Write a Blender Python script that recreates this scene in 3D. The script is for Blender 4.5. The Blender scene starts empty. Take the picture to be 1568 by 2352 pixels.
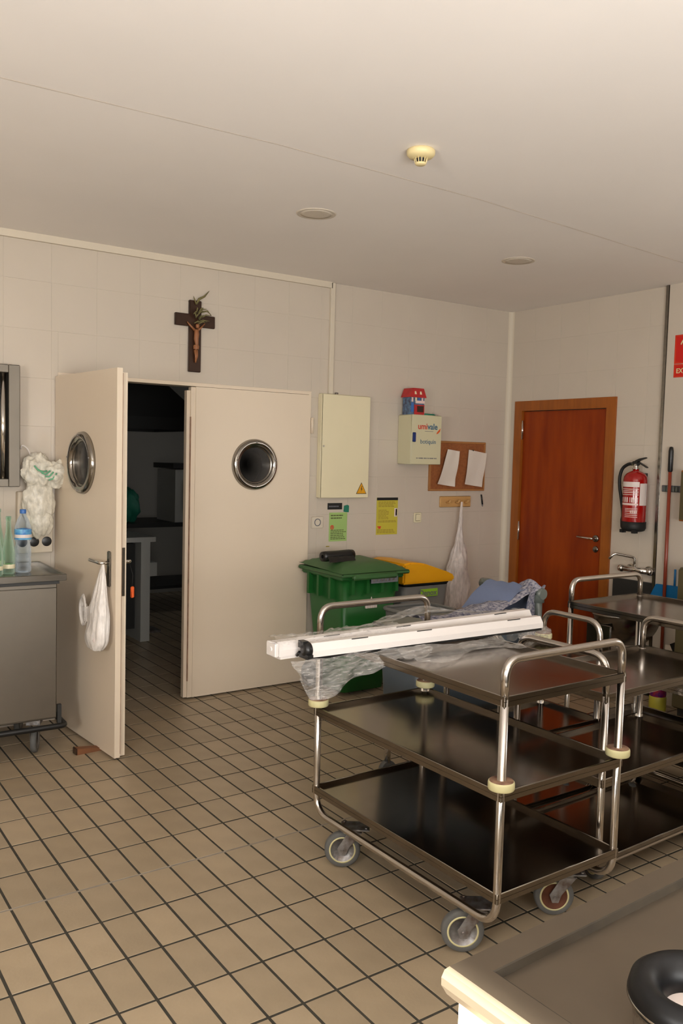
import bpy, bmesh, math, random
from mathutils import Vector, Matrix, noise
random.seed(7)
SC = bpy.context.scene
COL = SC.collection
PI = math.pi

# ------------------------------------------------------------------ camera
R_ROWS = ((0.82211824, -0.56874918, 0.0254159), (-0.016937556, -0.069057234, -0.9974689), (0.569064775, 0.819606898, -0.066406433))
cam_d = bpy.data.cameras.new('camera')
cam = bpy.data.objects.new('camera', cam_d)
COL.objects.link(cam)
xr, yd, fw = [Vector(r) for r in R_ROWS]
m = Matrix((xr, -yd, -fw)).transposed().to_4x4()
m.translation = Vector((0, 0, 1.6))
cam.matrix_world = m
cam_d.sensor_fit = 'VERTICAL'
cam_d.sensor_height = 24.0
cam_d.lens = 1953.9 / 2352 * 24.0
cam_d.clip_start = 0.05
SC.camera = cam

# ------------------------------------------------------------------ world, lights, exposure
SC.view_settings.view_transform = 'Standard'
SC.view_settings.look = 'None'
SC.view_settings.gamma = 1.0
SC.view_settings.use_curve_mapping = False
SC.view_settings.exposure = 0.0
W = bpy.data.worlds.new('sky')
SC.world = W
W.use_nodes = True
bgn = W.node_tree.nodes['Background']
sky = W.node_tree.nodes.new('ShaderNodeTexSky')
sky.sky_type = 'HOSEK_WILKIE'
sky.sun_direction = Vector((-1.0, 0.0, 0.364)).normalized()
W.node_tree.links.new(sky.outputs[0], bgn.inputs[0])
bgn.inputs[1].default_value = 0.5

def area(name, loc, aim, sx, sy, power, col, spread=PI):
    d = bpy.data.lights.new(name, 'AREA'); d.shape = 'RECTANGLE'; d.size = sx; d.size_y = sy
    d.energy = power; d.color = col; d.spread = spread
    o = bpy.data.objects.new(name, d); COL.objects.link(o)
    o.location = loc; o.rotation_euler = (Vector(aim) - Vector(loc)).to_track_quat('-Z', 'Y').to_euler()
    return o
DAY = (1.0, 0.985, 0.965)
area('daylight_fill', (-2.0, 0.37, 1.62), (2.0, 1.6, 1.8), 0.9, 0.6, 62, DAY)
area('daylight_fill', (0.55, -1.12, 1.45), (0.95, 0.55, 3.0), 2.4, 1.2, 165, DAY)  # tilted up inside the unseen front window, added to brighten the ceiling
area('far_room_fill', (4.9, 7.2, 1.6), (2.5, 8.6, 1.4), 0.8, 0.8, 2.6, DAY)  # added fill lamp for the far room
area('daylight_fill', (4.95, 0.9, 1.75), (2.5, 2.2, 1.6), 0.7, 0.6, 7, DAY)  # small unseen side lamp; the right wall has no opening here
sd = bpy.data.lights.new('sun', 'SUN'); sd.energy = 75; sd.angle = 0.009; sd.color = (1.0, 0.93, 0.80)
sun = bpy.data.objects.new('sun', sd); COL.objects.link(sun)
SUN_DIR = Vector((1.0, 0.0, -0.364)).normalized()
sun.rotation_euler = SUN_DIR.to_track_quat('-Z', 'Y').to_euler()

# ------------------------------------------------------------------ materials
def srgb(*c):
    return tuple(((v / 255) / 12.92 if v / 255 <= 0.04045 else ((v / 255 + 0.055) / 1.055) ** 2.4) for v in c)
def mat(name, col, rough=0.5, metal=0.0, var=0.0, vscale=6.0, bump=0.0, bscale=40.0, coat=0.0, spec=0.5, stretch=None, col2=None, isl=False, rvar=0.0):
    m = bpy.data.materials.new(name); m.use_nodes = True
    nt = m.node_tree; N = nt.nodes; Lk = nt.links; b = N['Principled BSDF']
    b.inputs['Base Color'].default_value = (*col, 1); b.inputs['Roughness'].default_value = rough
    b.inputs['Metallic'].default_value = metal; b.inputs['Coat Weight'].default_value = coat
    b.inputs['Specular IOR Level'].default_value = spec
    tc = N.new('ShaderNodeTexCoord'); src = tc.outputs['Object']
    if stretch:
        mp = N.new('ShaderNodeMapping'); mp.inputs['Scale'].default_value = stretch
        Lk.new(src, mp.inputs[0]); src = mp.outputs[0]
    if var > 0 or rvar > 0:
        nz = N.new('ShaderNodeTexNoise'); nz.inputs['Scale'].default_value = vscale; nz.inputs['Detail'].default_value = 5
        Lk.new(src, nz.inputs['Vector'])
    if var > 0:
        rp = N.new('ShaderNodeMix'); rp.data_type = 'RGBA'
        a = col; c2 = col2 or tuple(v * (1 - var) for v in col)
        rp.inputs['A'].default_value = (*a, 1); rp.inputs['B'].default_value = (*c2, 1)
        mr = N.new('ShaderNodeMapRange'); mr.inputs[1].default_value = 0.35; mr.inputs[2].default_value = 0.68
        Lk.new(nz.outputs['Fac'], mr.inputs[0]); Lk.new(mr.outputs[0], rp.inputs['Factor'])
        out = rp.outputs['Result']
        if isl:
            oi = N.new('ShaderNodeObjectInfo'); ge = N.new('ShaderNodeNewGeometry')
            ad = N.new('ShaderNodeMath'); ad.operation = 'ADD'
            Lk.new(oi.outputs['Random'], ad.inputs[0]); Lk.new(ge.outputs['Random Per Island'], ad.inputs[1])
            fr = N.new('ShaderNodeMath'); fr.operation = 'FRACT'; Lk.new(ad.outputs[0], fr.inputs[0])
            m2 = N.new('ShaderNodeMapRange'); m2.inputs[3].default_value = 0.9; m2.inputs[4].default_value = 1.08
            Lk.new(fr.outputs[0], m2.inputs[0])
            hs = N.new('ShaderNodeHueSaturation'); Lk.new(m2.outputs[0], hs.inputs['Value']); Lk.new(out, hs.inputs['Color'])
            out = hs.outputs[0]
        Lk.new(out, b.inputs['Base Color'])
    if rvar > 0:
        m3 = N.new('ShaderNodeMapRange'); m3.inputs[3].default_value = max(0.02, rough - rvar); m3.inputs[4].default_value = min(1, rough + rvar)
        Lk.new(nz.outputs['Fac'], m3.inputs[0]); Lk.new(m3.outputs[0], b.inputs['Roughness'])
    if bump > 0:
        n2 = N.new('ShaderNodeTexNoise'); n2.inputs['Scale'].default_value = bscale; n2.inputs['Detail'].default_value = 4
        Lk.new(src, n2.inputs['Vector'])
        bp = N.new('ShaderNodeBump'); bp.inputs['Strength'].default_value = bump; bp.inputs['Distance'].default_value = 0.01
        Lk.new(n2.outputs['Fac'], bp.inputs['Height']); Lk.new(bp.outputs[0], b.inputs['Normal'])
    return m
def film(name, col, alpha, rough=0.2, scale=30.0, lo=0.2, hi=0.8):
    m = bpy.data.materials.new(name); m.use_nodes = True
    nt = m.node_tree; N = nt.nodes; Lk = nt.links; b = N['Principled BSDF']
    b.inputs['Base Color'].default_value = (*col, 1); b.inputs['Roughness'].default_value = rough
    b.inputs['Subsurface Weight'].default_value = 0.0
    tr = N.new('ShaderNodeBsdfTransparent'); mx = N.new('ShaderNodeMixShader')
    nz = N.new('ShaderNodeTexNoise'); nz.inputs['Scale'].default_value = scale; nz.inputs['Detail'].default_value = 6
    mr = N.new('ShaderNodeMapRange'); mr.inputs[1].default_value = 0.3; mr.inputs[2].default_value = 0.7
    mr.inputs[3].default_value = lo * alpha * 2; mr.inputs[4].default_value = min(1, hi * alpha * 2)
    Lk.new(nz.outputs['Fac'], mr.inputs[0]); Lk.new(mr.outputs[0], mx.inputs[0])
    Lk.new(tr.outputs[0], mx.inputs[1]); Lk.new(b.outputs[0], mx.inputs[2])
    Lk.new(mx.outputs[0], N['Material Output'].inputs['Surface'])
    bp = N.new('ShaderNodeBump'); bp.inputs['Strength'].default_value = 0.6; bp.inputs['Distance'].default_value = 0.01
    Lk.new(nz.outputs['Fac'], bp.inputs['Height']); Lk.new(bp.outputs[0], b.inputs['Normal'])
    return m
def glassy(name, col, rough=0.03, ior=1.45, thin=0.75):
    m = bpy.data.materials.new(name); m.use_nodes = True
    nt = m.node_tree; N = nt.nodes; Lk = nt.links; b = N['Principled BSDF']
    b.inputs['Base Color'].default_value = (*col, 1); b.inputs['Roughness'].default_value = rough
    tr = N.new('ShaderNodeBsdfTransparent'); tr.inputs[0].default_value = (*col, 1)
    mx = N.new('ShaderNodeMixShader'); fr = N.new('ShaderNodeLayerWeight'); fr.inputs[0].default_value = 1 - thin
    Lk.new(fr.outputs['Facing'], mx.inputs[0]); Lk.new(tr.outputs[0], mx.inputs[1]); Lk.new(b.outputs[0], mx.inputs[2])
    Lk.new(mx.outputs[0], N['Material Output'].inputs['Surface'])
    return m

M = {}
M['ceiling'] = mat('ceiling_paint', srgb(244, 238, 232), 0.75, var=0.03, vscale=1.5)
M['joint'] = mat('ceiling_joint_filler', srgb(226, 216, 204), 0.8, var=0.15, vscale=5)
M['wall_tile'] = mat('glazed_wall_tile', srgb(204, 193, 178), 0.22, var=0.03, vscale=3, coat=0.0, bump=0.04, bscale=3, isl=False)
M['wall_grout'] = mat('wall_grout', srgb(200, 189, 174), 0.6)
M['wall_plain'] = mat('plain_wall', srgb(205, 192, 172), 0.6, var=0.03)
M['floor_tile'] = mat('stoneware_tile', srgb(169, 151, 125), 0.36, var=0.10, vscale=7, bump=0.05, bscale=90, isl=True, rvar=0.08)
M['grout'] = mat('dark_grout', srgb(62, 58, 48), 0.9, var=0.35, vscale=30)
M['pale_grout'] = mat('pale_grout', srgb(150, 142, 130), 0.9, var=0.2, vscale=30)
M['white_door'] = mat('cream_door_paint', srgb(228, 212, 190), 0.32, var=0.03, vscale=2, bump=0.03, bscale=6)
M['white_trim'] = mat('cream_trim', srgb(212, 201, 182), 0.55)
M['scuff'] = mat('scuffed_edge', srgb(170, 135, 110), 0.7, var=0.4, vscale=20)
M['steel'] = mat('brushed_steel', (0.28, 0.26, 0.23), 0.24, 1.0, var=0.15, vscale=4, rvar=0.07, stretch=(1, 12, 12), bump=0.012, bscale=60)
M['shelf_steel'] = mat('shelf_steel', (0.27, 0.235, 0.195), 0.17, 1.0, var=0.2, vscale=3, rvar=0.08)
M['tube'] = mat('polished_tube', (0.60, 0.56, 0.52), 0.2, 1.0, var=0.08, vscale=8)
M['chrome'] = mat('chrome', (0.72, 0.70, 0.67), 0.12, 1.0)
M['dull_metal'] = mat('dull_zinc', (0.34, 0.34, 0.34), 0.45, 0.8, var=0.4, vscale=30, col2=(0.16, 0.12, 0.10), bump=0.2, bscale=80)
M['cab_steel'] = mat('cabinet_steel', (0.23, 0.205, 0.17), 0.40, 1.0, var=0.2, vscale=2, rvar=0.1)
M['table_steel'] = mat('table_steel', (0.215, 0.175, 0.130), 0.36, 0.85, var=0.12, vscale=5, rvar=0.08)
M['rubber'] = mat('grey_rubber', srgb(98, 97, 94), 0.7, var=0.2, vscale=20)
M['cream'] = mat('cream_plastic', srgb(206, 198, 150), 0.5, var=0.08, vscale=20)
M['bump_top'] = mat('stained_disc_top', srgb(150, 118, 92), 0.8, var=0.5, vscale=30, col2=srgb(96, 60, 48))
M['black'] = mat('black_plastic', srgb(22, 22, 22), 0.35)
M['blackrub'] = mat('black_rubber', srgb(20, 21, 20), 0.6)
M['wood'] = mat('varnished_wood', srgb(152, 62, 6), 0.45, var=0.5, vscale=2.0, stretch=(5, 5, 0.8), col2=srgb(126, 42, 2), coat=0.0, spec=0.3)
M['wood_trim'] = mat('varnished_architrave', srgb(160, 88, 24), 0.42, var=0.25, vscale=4, stretch=(6, 6, 0.8), coat=0.0)
M['lightwood'] = mat('light_wood', srgb(205, 160, 100), 0.5, var=0.2, vscale=5, stretch=(1, 8, 8))
M['darkwood'] = mat('dark_wood', srgb(58, 34, 20), 0.3, var=0.3, vscale=5)
M['cork'] = mat('cork', srgb(160, 96, 52), 0.9, var=0.25, vscale=60, bump=0.3, bscale=120)
M['cork_frame'] = mat('cork_frame', srgb(178, 122, 70), 0.5, var=0.15, vscale=8)
M['enamel'] = mat('cream_enamel', srgb(232, 222, 188), 0.22, var=0.02)
M['enamel2'] = mat('grey_cream_enamel', srgb(208, 202, 168), 0.3)
M['paper'] = mat('white_paper', srgb(226, 216, 204), 0.8, bump=0.3, bscale=12)
M['red'] = mat('red_enamel', srgb(158, 10, 8), 0.2, coat=0.4)
M['sign_red'] = mat('sign_red', srgb(205, 22, 12), 0.4)
M['phos'] = mat('sign_pale_print', srgb(220, 214, 160), 0.5)
M['wtext'] = mat('pale_print', srgb(232, 206, 200), 0.5)
M['white_label'] = mat('white_label', srgb(225, 212, 206), 0.45)
M['dkgreen'] = mat('green_hdpe', srgb(28, 96, 38), 0.38, var=0.12, vscale=3)
M['lidgreen'] = mat('green_hdpe_lid', srgb(62, 104, 56), 0.5, var=0.15, vscale=4)
M['yellow'] = mat('yellow_hdpe', srgb(226, 160, 12), 0.4)
M['greybin'] = mat('grey_hdpe', srgb(112, 112, 110), 0.45, var=0.1, vscale=4)
M['bluegrey'] = mat('blue_grey_plastic', srgb(78, 88, 96), 0.4, var=0.1, vscale=4)
M['pipe'] = mat('grey_pipe', srgb(92, 98, 92), 0.35)
M['limegreen'] = mat('lime_print', srgb(140, 190, 40), 0.5)
M['blue_cloth'] = mat('blue_cloth', srgb(108, 120, 150), 0.9, bump=0.2, bscale=60)
M['terry'] = mat('patterned_cloth', srgb(168, 164, 170), 0.95, var=0.6, vscale=70, col2=srgb(62, 68, 96), bump=0.3, bscale=120)
M['blue'] = mat('blue_plastic', srgb(20, 110, 170), 0.35)
M['purple'] = mat('purple_label', srgb(86, 20, 110), 0.4, var=0.4, vscale=40, col2=srgb(180, 50, 60))
M['lemon'] = mat('yellow_plastic', srgb(200, 190, 70), 0.4)
M['teal'] = mat('teal_card', srgb(30, 120, 95), 0.6)
M['greenpaper'] = mat('pale_green_paper', srgb(158, 190, 112), 0.7)
M['yellowpaper'] = mat('mustard_paper', srgb(196, 184, 62), 0.6)
M['ink'] = mat('dull_ink', srgb(96, 104, 60), 0.8)
M['inkdark'] = mat('dark_ink', srgb(30, 30, 28), 0.7)
M['inkgrey'] = mat('grey_ink', srgb(110, 110, 116), 0.7)
M['inkbrown'] = mat('brown_ink', srgb(160, 142, 56), 0.8)
M['orange'] = mat('orange_print', srgb(220, 90, 30), 0.5)
M['textred'] = mat('red_print', srgb(205, 60, 40), 0.5)
M['textblue'] = mat('blue_print', srgb(50, 100, 130), 0.5)
M['latch'] = mat('blue_latch', srgb(12, 44, 110), 0.35)
M['step_shade'] = mat('painted_step_shade', srgb(50, 42, 30), 0.6, var=0.3, vscale=30)  # dark reflection and shade of the table's inner step, put into the colour
M['ring'] = mat('porthole_ring_metal', (0.36, 0.34, 0.31), 0.14, 1.0)
M['potblack'] = mat('pot_rim_black', srgb(14, 14, 15), 0.42, spec=0.3)
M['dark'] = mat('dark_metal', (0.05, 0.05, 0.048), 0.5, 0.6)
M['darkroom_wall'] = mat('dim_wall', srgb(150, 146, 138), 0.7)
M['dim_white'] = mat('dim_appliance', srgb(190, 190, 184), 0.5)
M['palm'] = mat('dried_palm', srgb(120, 112, 70), 0.8, var=0.3, vscale=30)
M['ivory'] = mat('carved_wood_figure', srgb(160, 104, 66), 0.5, var=0.3, vscale=20)
M['film'] = film('clear_film', srgb(215, 210, 204), 0.26, 0.15, 40)
M['bagwhite'] = film('translucent_white_bag', srgb(246, 240, 234), 0.75, 0.3, 10, 0.5, 0.75)
M['bagnet'] = film('milky_bag', srgb(236, 226, 220), 0.5, 0.22, 14, 0.45, 0.8)
M['bagbeige'] = film('crumpled_bag', srgb(236, 230, 214), 0.6, 0.25, 12, 0.45, 0.8)
M['pet'] = glassy('clear_plastic', (0.80, 0.86, 0.92), 0.05, 1.4, 0.6)
M['greenglass'] = glassy('pale_green_glass', (0.72, 0.86, 0.76), 0.03, 1.45, 0.6)
M['bluelabel'] = mat('blue_label', srgb(30, 110, 190), 0.4, var=0.3, vscale=40, col2=srgb(120, 190, 220))
M['bluecap'] = mat('blue_cap', srgb(60, 110, 180), 0.4)
M['windowglass'] = glassy('porthole_glass', (0.20, 0.19, 0.18), 0.03, 1.6, 0.62)
M['greenprint'] = mat('green_print', srgb(110, 180, 140), 0.6)
M['batten'] = mat('white_batten', srgb(220, 213, 208), 0.3)
M['speaker'] = mat('speaker_grille', srgb(214, 203, 186), 0.7, bump=0.4, bscale=300)
M['detector'] = mat('detector_ivory', srgb(230, 212, 160), 0.4)
M['redp'] = mat('painted_red_tin', srgb(190, 40, 42), 0.4, var=0.2, vscale=30)
M['bluep'] = mat('painted_blue_tin', srgb(96, 128, 160), 0.4, var=0.5, vscale=45, col2=srgb(60, 50, 70))
M['rust'] = mat('rusty_hub', srgb(110, 62, 38), 0.8, var=0.5, vscale=20)
M['olive'] = mat('dark_olive_board', srgb(84, 74, 46), 0.6, var=0.1)
M['wedge'] = mat('wedge_wood', srgb(126, 80, 48), 0.6, var=0.3, vscale=10)
M['handle_red'] = mat('red_brown_handle', srgb(140, 58, 36), 0.3)

# ------------------------------------------------------------------ mesh helpers
class MB:
    def __init__(s): s.bm = bmesh.new(); s.mats = []
    def mi(s, m):
        if m is None: return 0
        m = M[m] if isinstance(m, str) else m
        if m not in s.mats: s.mats.append(m)
        return s.mats.index(m)
    def face(s, vs, i=0, smooth=False):
        try:
            f = s.bm.faces.new(vs); f.material_index = i; f.smooth = smooth; return f
        except ValueError: return None
    def box(s, x0, x1, y0, y1, z0, z1, m=None, rot=None, ctr=None, bev=0.0):
        i = s.mi(m)
        P = [Vector(p) for p in ((x0,y0,z0),(x1,y0,z0),(x1,y1,z0),(x0,y1,z0),(x0,y0,z1),(x1,y0,z1),(x1,y1,z1),(x0,y1,z1))]
        if rot is not None:
            c = Vector(ctr) if ctr is not None else sum(P, Vector()) / 8
            P = [rot @ (p - c) + c for p in P]
        v = [s.bm.verts.new(p) for p in P]
        fs = [s.face([v[k] for k in q], i) for q in ((3,2,1,0),(4,5,6,7),(0,1,5,4),(1,2,6,5),(2,3,7,6),(3,0,4,7))]
        if bev > 0:
            es = list({e for f in fs for e in f.edges})
            r = bmesh.ops.bevel(s.bm, geom=es, offset=bev, segments=2, affect='EDGES', clamp_overlap=True)
            for f in r['faces']: f.material_index = i; f.smooth = True
        return s
    def cyl(s, p0, p1, r0, r1=None, n=20, m=None, caps=True, smooth=True):
        r1 = r0 if r1 is None else r1
        i = s.mi(m); p0 = Vector(p0); p1 = Vector(p1); d = (p1 - p0).normalized()
        a = d.orthogonal().normalized(); b = d.cross(a)
        A = [s.bm.verts.new(p0 + (a * math.cos(t) + b * math.sin(t)) * r0) for t in [2 * PI * k / n for k in range(n)]]
        B = [s.bm.verts.new(p1 + (a * math.cos(t) + b * math.sin(t)) * r1) for t in [2 * PI * k / n for k in range(n)]]
        for k in range(n): s.face([A[k], A[(k+1)%n], B[(k+1)%n], B[k]], i, smooth)
        if caps: s.face(A[::-1], i); s.face(B, i)
        return s
    def tube(s, pts, r, n=12, m=None, fillet=0.0, seg=7, closed=False, radii=None):
        i = s.mi(m); P = [Vector(p) for p in pts]
        if fillet > 0:
            Q = []
            rng = range(len(P))
            for k in rng:
                if not closed and k in (0, len(P) - 1): Q.append(P[k]); continue
                a = P[k-1]; b = P[k]; c = P[(k+1) % len(P)]
                f = min(fillet, (a-b).length * 0.49, (c-b).length * 0.49)
                s0 = b + (a-b).normalized() * f; s1 = b + (c-b).normalized() * f
                for q in range(seg + 1):
                    t = q / seg; Q.append(s0 * (1-t)**2 + b * 2*t*(1-t) + s1 * t*t)
            P = Q
        L = len(P); rings = []
        prev = None
        for k in range(L):
            if closed: t = (P[(k+1)%L] - P[k-1]).normalized()
            else: t = (P[min(k+1, L-1)] - P[max(k-1, 0)]).normalized()
            if prev is None: a = t.orthogonal().normalized()
            else:
                a = prev - t * prev.dot(t)
                a = a.normalized() if a.length > 1e-6 else t.orthogonal().normalized()
            prev = a; b = t.cross(a); rr = radii[k] if radii and len(radii) == L else r
            rings.append([s.bm.verts.new(P[k] + (a*math.cos(2*PI*q/n) + b*math.sin(2*PI*q/n))*rr) for q in range(n)])
        for k in range(L if closed else L-1):
            A = rings[k]; B = rings[(k+1)%L]
            for q in range(n): s.face([A[q], A[(q+1)%n], B[(q+1)%n], B[q]], i, True)
        if not closed: s.face(rings[0][::-1], i); s.face(rings[-1], i)
        return s
    def lathe(s, prof, ctr=(0,0,0), axis=(0,0,1), n=28, m=None, smooth=True):
        """prof: list of (radius, height) ; several mats: (r,h,mat)"""
        c = Vector(ctr); d = Vector(axis).normalized(); a = d.orthogonal().normalized(); b = d.cross(a)
        rings = []
        for p in prof:
            r, h = p[0], p[1]
            if r < 1e-6: rings.append([s.bm.verts.new(c + d*h)])
            else: rings.append([s.bm.verts.new(c + d*h + (a*math.cos(2*PI*q/n) + b*math.sin(2*PI*q/n))*r) for q in range(n)])
        for k in range(len(prof)-1):
            i = s.mi(prof[k+1][2] if len(prof[k+1]) > 2 else m)
            A, B = rings[k], rings[k+1]
            for q in range(n):
                if len(A) == 1 and len(B) == 1: continue
                if len(A) == 1: s.face([A[0], B[q], B[(q+1)%n]][::-1], i, smooth)
                elif len(B) == 1: s.face([A[q], A[(q+1)%n], B[0]], i, smooth)
                else: s.face([A[q], A[(q+1)%n], B[(q+1)%n], B[q]], i, smooth)
        return s
    def prism(s, poly, d0, d1, axis='y', m=None):
        """poly of 2-D points extruded along axis"""
        i = s.mi(m)
        def p3(u, v, d):
            return {'y': (u, d, v), 'x': (d, u, v), 'z': (u, v, d)}[axis]
        A = [s.bm.verts.new(p3(u, v, d0)) for u, v in poly]; B = [s.bm.verts.new(p3(u, v, d1)) for u, v in poly]
        n = len(poly); s.face(A, i); s.face(B[::-1], i)
        for k in range(n): s.face([A[k], B[k], B[(k+1)%n], A[(k+1)%n]], i)
        return s
    def grid(s, f, nu, nv, m=None, thick=0.0):
        i = s.mi(m)
        V = [[s.bm.verts.new(f(u/nu, v/nv)) for v in range(nv+1)] for u in range(nu+1)]
        for u in range(nu):
            for v in range(nv): s.face([V[u][v], V[u+1][v], V[u+1][v+1], V[u][v+1]], i, True)
        return s
    def build(s, name, m=None, parent=None, loc=None, rot=None, label=None, fixn=True, kind=None):
        if fixn and s.bm.faces: bmesh.ops.recalc_face_normals(s.bm, faces=s.bm.faces)
        me = bpy.data.meshes.new(name); s.bm.to_mesh(me); s.bm.free()
        if s.mats:
            for q in s.mats: me.materials.append(q)
        if m is not None and not s.mats: me.materials.append(M[m] if isinstance(m, str) else m)
        o = bpy.data.objects.new(name, me); COL.objects.link(o)
        if parent is not None: o.parent = parent
        if loc is not None: o.location = loc
        if rot is not None: o.rotation_euler = rot
        if label: o['label'] = label
        if kind: o['kind'] = kind
        return o
def tag(o, label, cat, group=None, kind=None):
    o['label'] = label; o['category'] = cat
    if group: o['group'] = group
    if kind: o['kind'] = kind
    return o
def thing(name, label, cat, loc=(0,0,0), rz=0.0, group=None):
    o = bpy.data.objects.new(name, None); COL.objects.link(o)
    o.location = loc; o.rotation_euler = (0, 0, rz); o.empty_display_size = 0.1
    return tag(o, label, cat, group)
def struct(o): o['kind'] = 'structure'; return o
def children_of(o): return [c for c in bpy.data.objects if c.parent == o]
def text_mesh(name, s, size, m, parent, loc, rot, extr=0.0006, align='LEFT', bold=0.0, sx=1.0):
    c = bpy.data.curves.new(name, 'FONT'); c.body = s; c.size = size; c.extrude = extr; c.align_x = align; c.offset = bold
    c.resolution_u = 3
    t = bpy.data.objects.new(name, c); COL.objects.link(t)
    dg = bpy.context.evaluated_depsgraph_get(); dg.update()
    me = bpy.data.meshes.new_from_object(t.evaluated_get(dg)); me.name = name
    bpy.data.objects.remove(t); bpy.data.curves.remove(c)
    me.materials.clear(); me.materials.append(M[m])
    o = bpy.data.objects.new(name, me); COL.objects.link(o)
    o.parent = parent; o.location = loc; o.rotation_euler = rot; o.scale = (sx, 1, 1)
    return o
ROTA = (PI/2, 0, 0)          # text on the back wall (faces -y)
ROTB = (PI/2, 0, -PI/2)      # text on the right wall (faces -x)
YA, XB, ZC = 5.0, 5.11, 2.796

# ------------------------------------------------------------------ floor
OX, OY, SX, SY = 0.7138, 2.9754, 0.11722, 0.2433
FX0, FX1, FY0, FY1 = -2.2, XB, -1.3, YA + 0.12
floor = struct(MB().box(FX0, FX1 + .12, FY0, 9.6, -0.12, -0.0013).build('floor', 'grout'))
def proj(p):
    c = Vector(p) - Vector((0, 0, 1.6)); z = fw.dot(c)
    if z < 0.2: return None
    return (xr.dot(c)/z*1953.9 + 784, yd.dot(c)/z*1953.9 + 1176)
def tile_mesh(w, l, bev=0.0007):
    b = MB(); z0, z1 = -0.0013, 0.0
    v = [b.bm.verts.new(p) for p in ((-w,-l,z0),(w,-l,z0),(w,l,z0),(-w,l,z0),(-w+bev,-l+bev,z1),(w-bev,-l+bev,z1),(w-bev,l-bev,z1),(-w+bev,l-bev,z1))]
    for q in ((4,5,6,7),(0,1,5,4),(1,2,6,5),(2,3,7,6),(3,0,4,7)): b.face([v[k] for k in q])
    return b
J = 0.0095
tiles = []
c0 = math.ceil((FX0 - OX)/SX); c1 = math.floor((XB - OX)/SX)
r0 = math.ceil((-0.2 - OY)/SY); r1 = math.floor((9.4 - OY)/SY)
for r in range(r0, r1):
    for c in range(c0, c1):
        x, y = OX + (c+.5)*SX, OY + (r+.5)*SY
        if YA - 0.02 < y + SY/2 and y < YA + 0.0 and not (1.5 < x < 3.15): pass
        if y > YA + 0.2 and not (1.2 < x < 4.6): continue
        pp = [proj((x+a*SX/2, y+b*SY/2, 0)) for a, b in ((-1,-1),(1,-1),(1,1),(-1,1))]
        vis = 0
        if all(pp):
            ar = abs(sum(pp[k][0]*pp[(k+1)%4][1] - pp[(k+1)%4][0]*pp[k][1] for k in range(4)))/2
            if any(-20 < p[0] < 1588 and 0 < p[1] < 2372 for p in pp):
                vis = ar
                cx, cy = sum(p[0] for p in pp)/4, sum(p[1] for p in pp)/4
                # tiles under the carts, under the table or beyond the doorway jambs barely show
                if x > 1.95 and 1.7 < y < 2.9: vis *= 0.3
                if x > 0.85 and y < 0.95: vis *= 0.1
                if cx < 135 and cy < 1700: vis *= 0.05
                if y > YA and not (300 < cx < 430): vis *= 0.0
        tiles.append((vis, x, y))
tiles.sort(key=lambda t: -t[0])
base = tile_mesh(SX/2 - J/2, SY/2 - J/2).build('tile', 'floor_tile', floor)
base.location = (tiles[0][1], tiles[0][2], random.uniform(-.0004, .0004))
for vis, x, y in tiles[1:300]:
    o = base.copy(); o.location = (x, y, random.uniform(-.0005, .0005)); COL.objects.link(o)
b = MB(); bi = tile_mesh(SX/2 - J/2, SY/2 - J/2)
bi.bm.verts.ensure_lookup_table()
cov = [v.co.copy() for v in bi.bm.verts]; bi.bm.free()
for vis, x, y in tiles[300:]:
    v = [b.bm.verts.new(c + Vector((x, y, 0))) for c in cov]
    for q in ((4,5,6,7),(0,1,5,4),(1,2,6,5),(2,3,7,6),(3,0,4,7)): b.face([v[k] for k in q])
b.build('distant_tiles', 'floor_tile', floor, kind='stuff')
MB().box(FX0, XB, OY - J/2 - .0005, OY + J/2 + .0005, -0.0013, -0.0005).build('joint_strip', 'pale_grout', floor, label='pale grey grout joint')

# ------------------------------------------------------------------ ceiling
ceiling = struct(MB().box(FX0 - .12, XB + .12, FY0 - .12, YA + .12, ZC, ZC + .12).build('ceiling', 'ceiling'))
b = MB()
pj = [(0.30, 3.0), (0.70, 2.990), (1.70, 2.940), (2.78, 2.958), (4.59, 3.100), (5.11, 3.14)]
b.tube([(x, y, ZC + .0190) for x, y in pj], 0.020, 32)
b.build('joint_seam', 'joint', ceiling, label='filled seam')

# ------------------------------------------------------------------ walls
DX0, DX1, DZ = 1.46, 3.190, 2.035
b = MB(); T = 0.12
for x0, x1, z0, z1 in ((FX0, DX0, 0, ZC), (DX1, XB + T, 0, ZC), (DX0, DX1, DZ, ZC)):
    b.box(x0, x1, YA + .0015, YA + T, z0, z1)
wall_back = struct(b.build('wall_back', 'wall_grout'))
WY0, WY1, WZ = 3.93, 4.91, 2.07       # timber door incl. frame in the right wall
b = MB()
for y0, y1, z0, z1 in ((FY0, WY0 + .05, 0, ZC), (WY1 - .05, YA + T, 0, ZC), (WY0 + .05, WY1 - .05, WZ - .05, ZC)):
    b.box(XB + .0015, XB + T, y0, y1, z0, z1)
wall_right = struct(b.build('wall_right', 'wall_grout'))
def windows_wall(name, axis, pos, a0, a1, wa0, wa1, wz0, wz1):
    b = MB(); t = 0.12
    for p0, p1, z0, z1 in ((a0, wa0, 0, ZC), (wa1, a1, 0, ZC), (wa0, wa1, 0, wz0), (wa0, wa1, wz1, ZC)):
        if axis == 'x': b.box(pos - t, pos, p0, p1, z0, z1)
        else: b.box(p0, p1, pos - t, pos, z0, z1)
    return struct(b.build(name, 'wall_plain'))
windows_wall('wall_left', 'x', FX0, FY0, YA + .12, -0.10, 0.945, 1.30, 2.018)
windows_wall('wall_front', 'y', FY0, FX0, XB, -0.75, 1.85, 0.8, 2.15)
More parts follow.
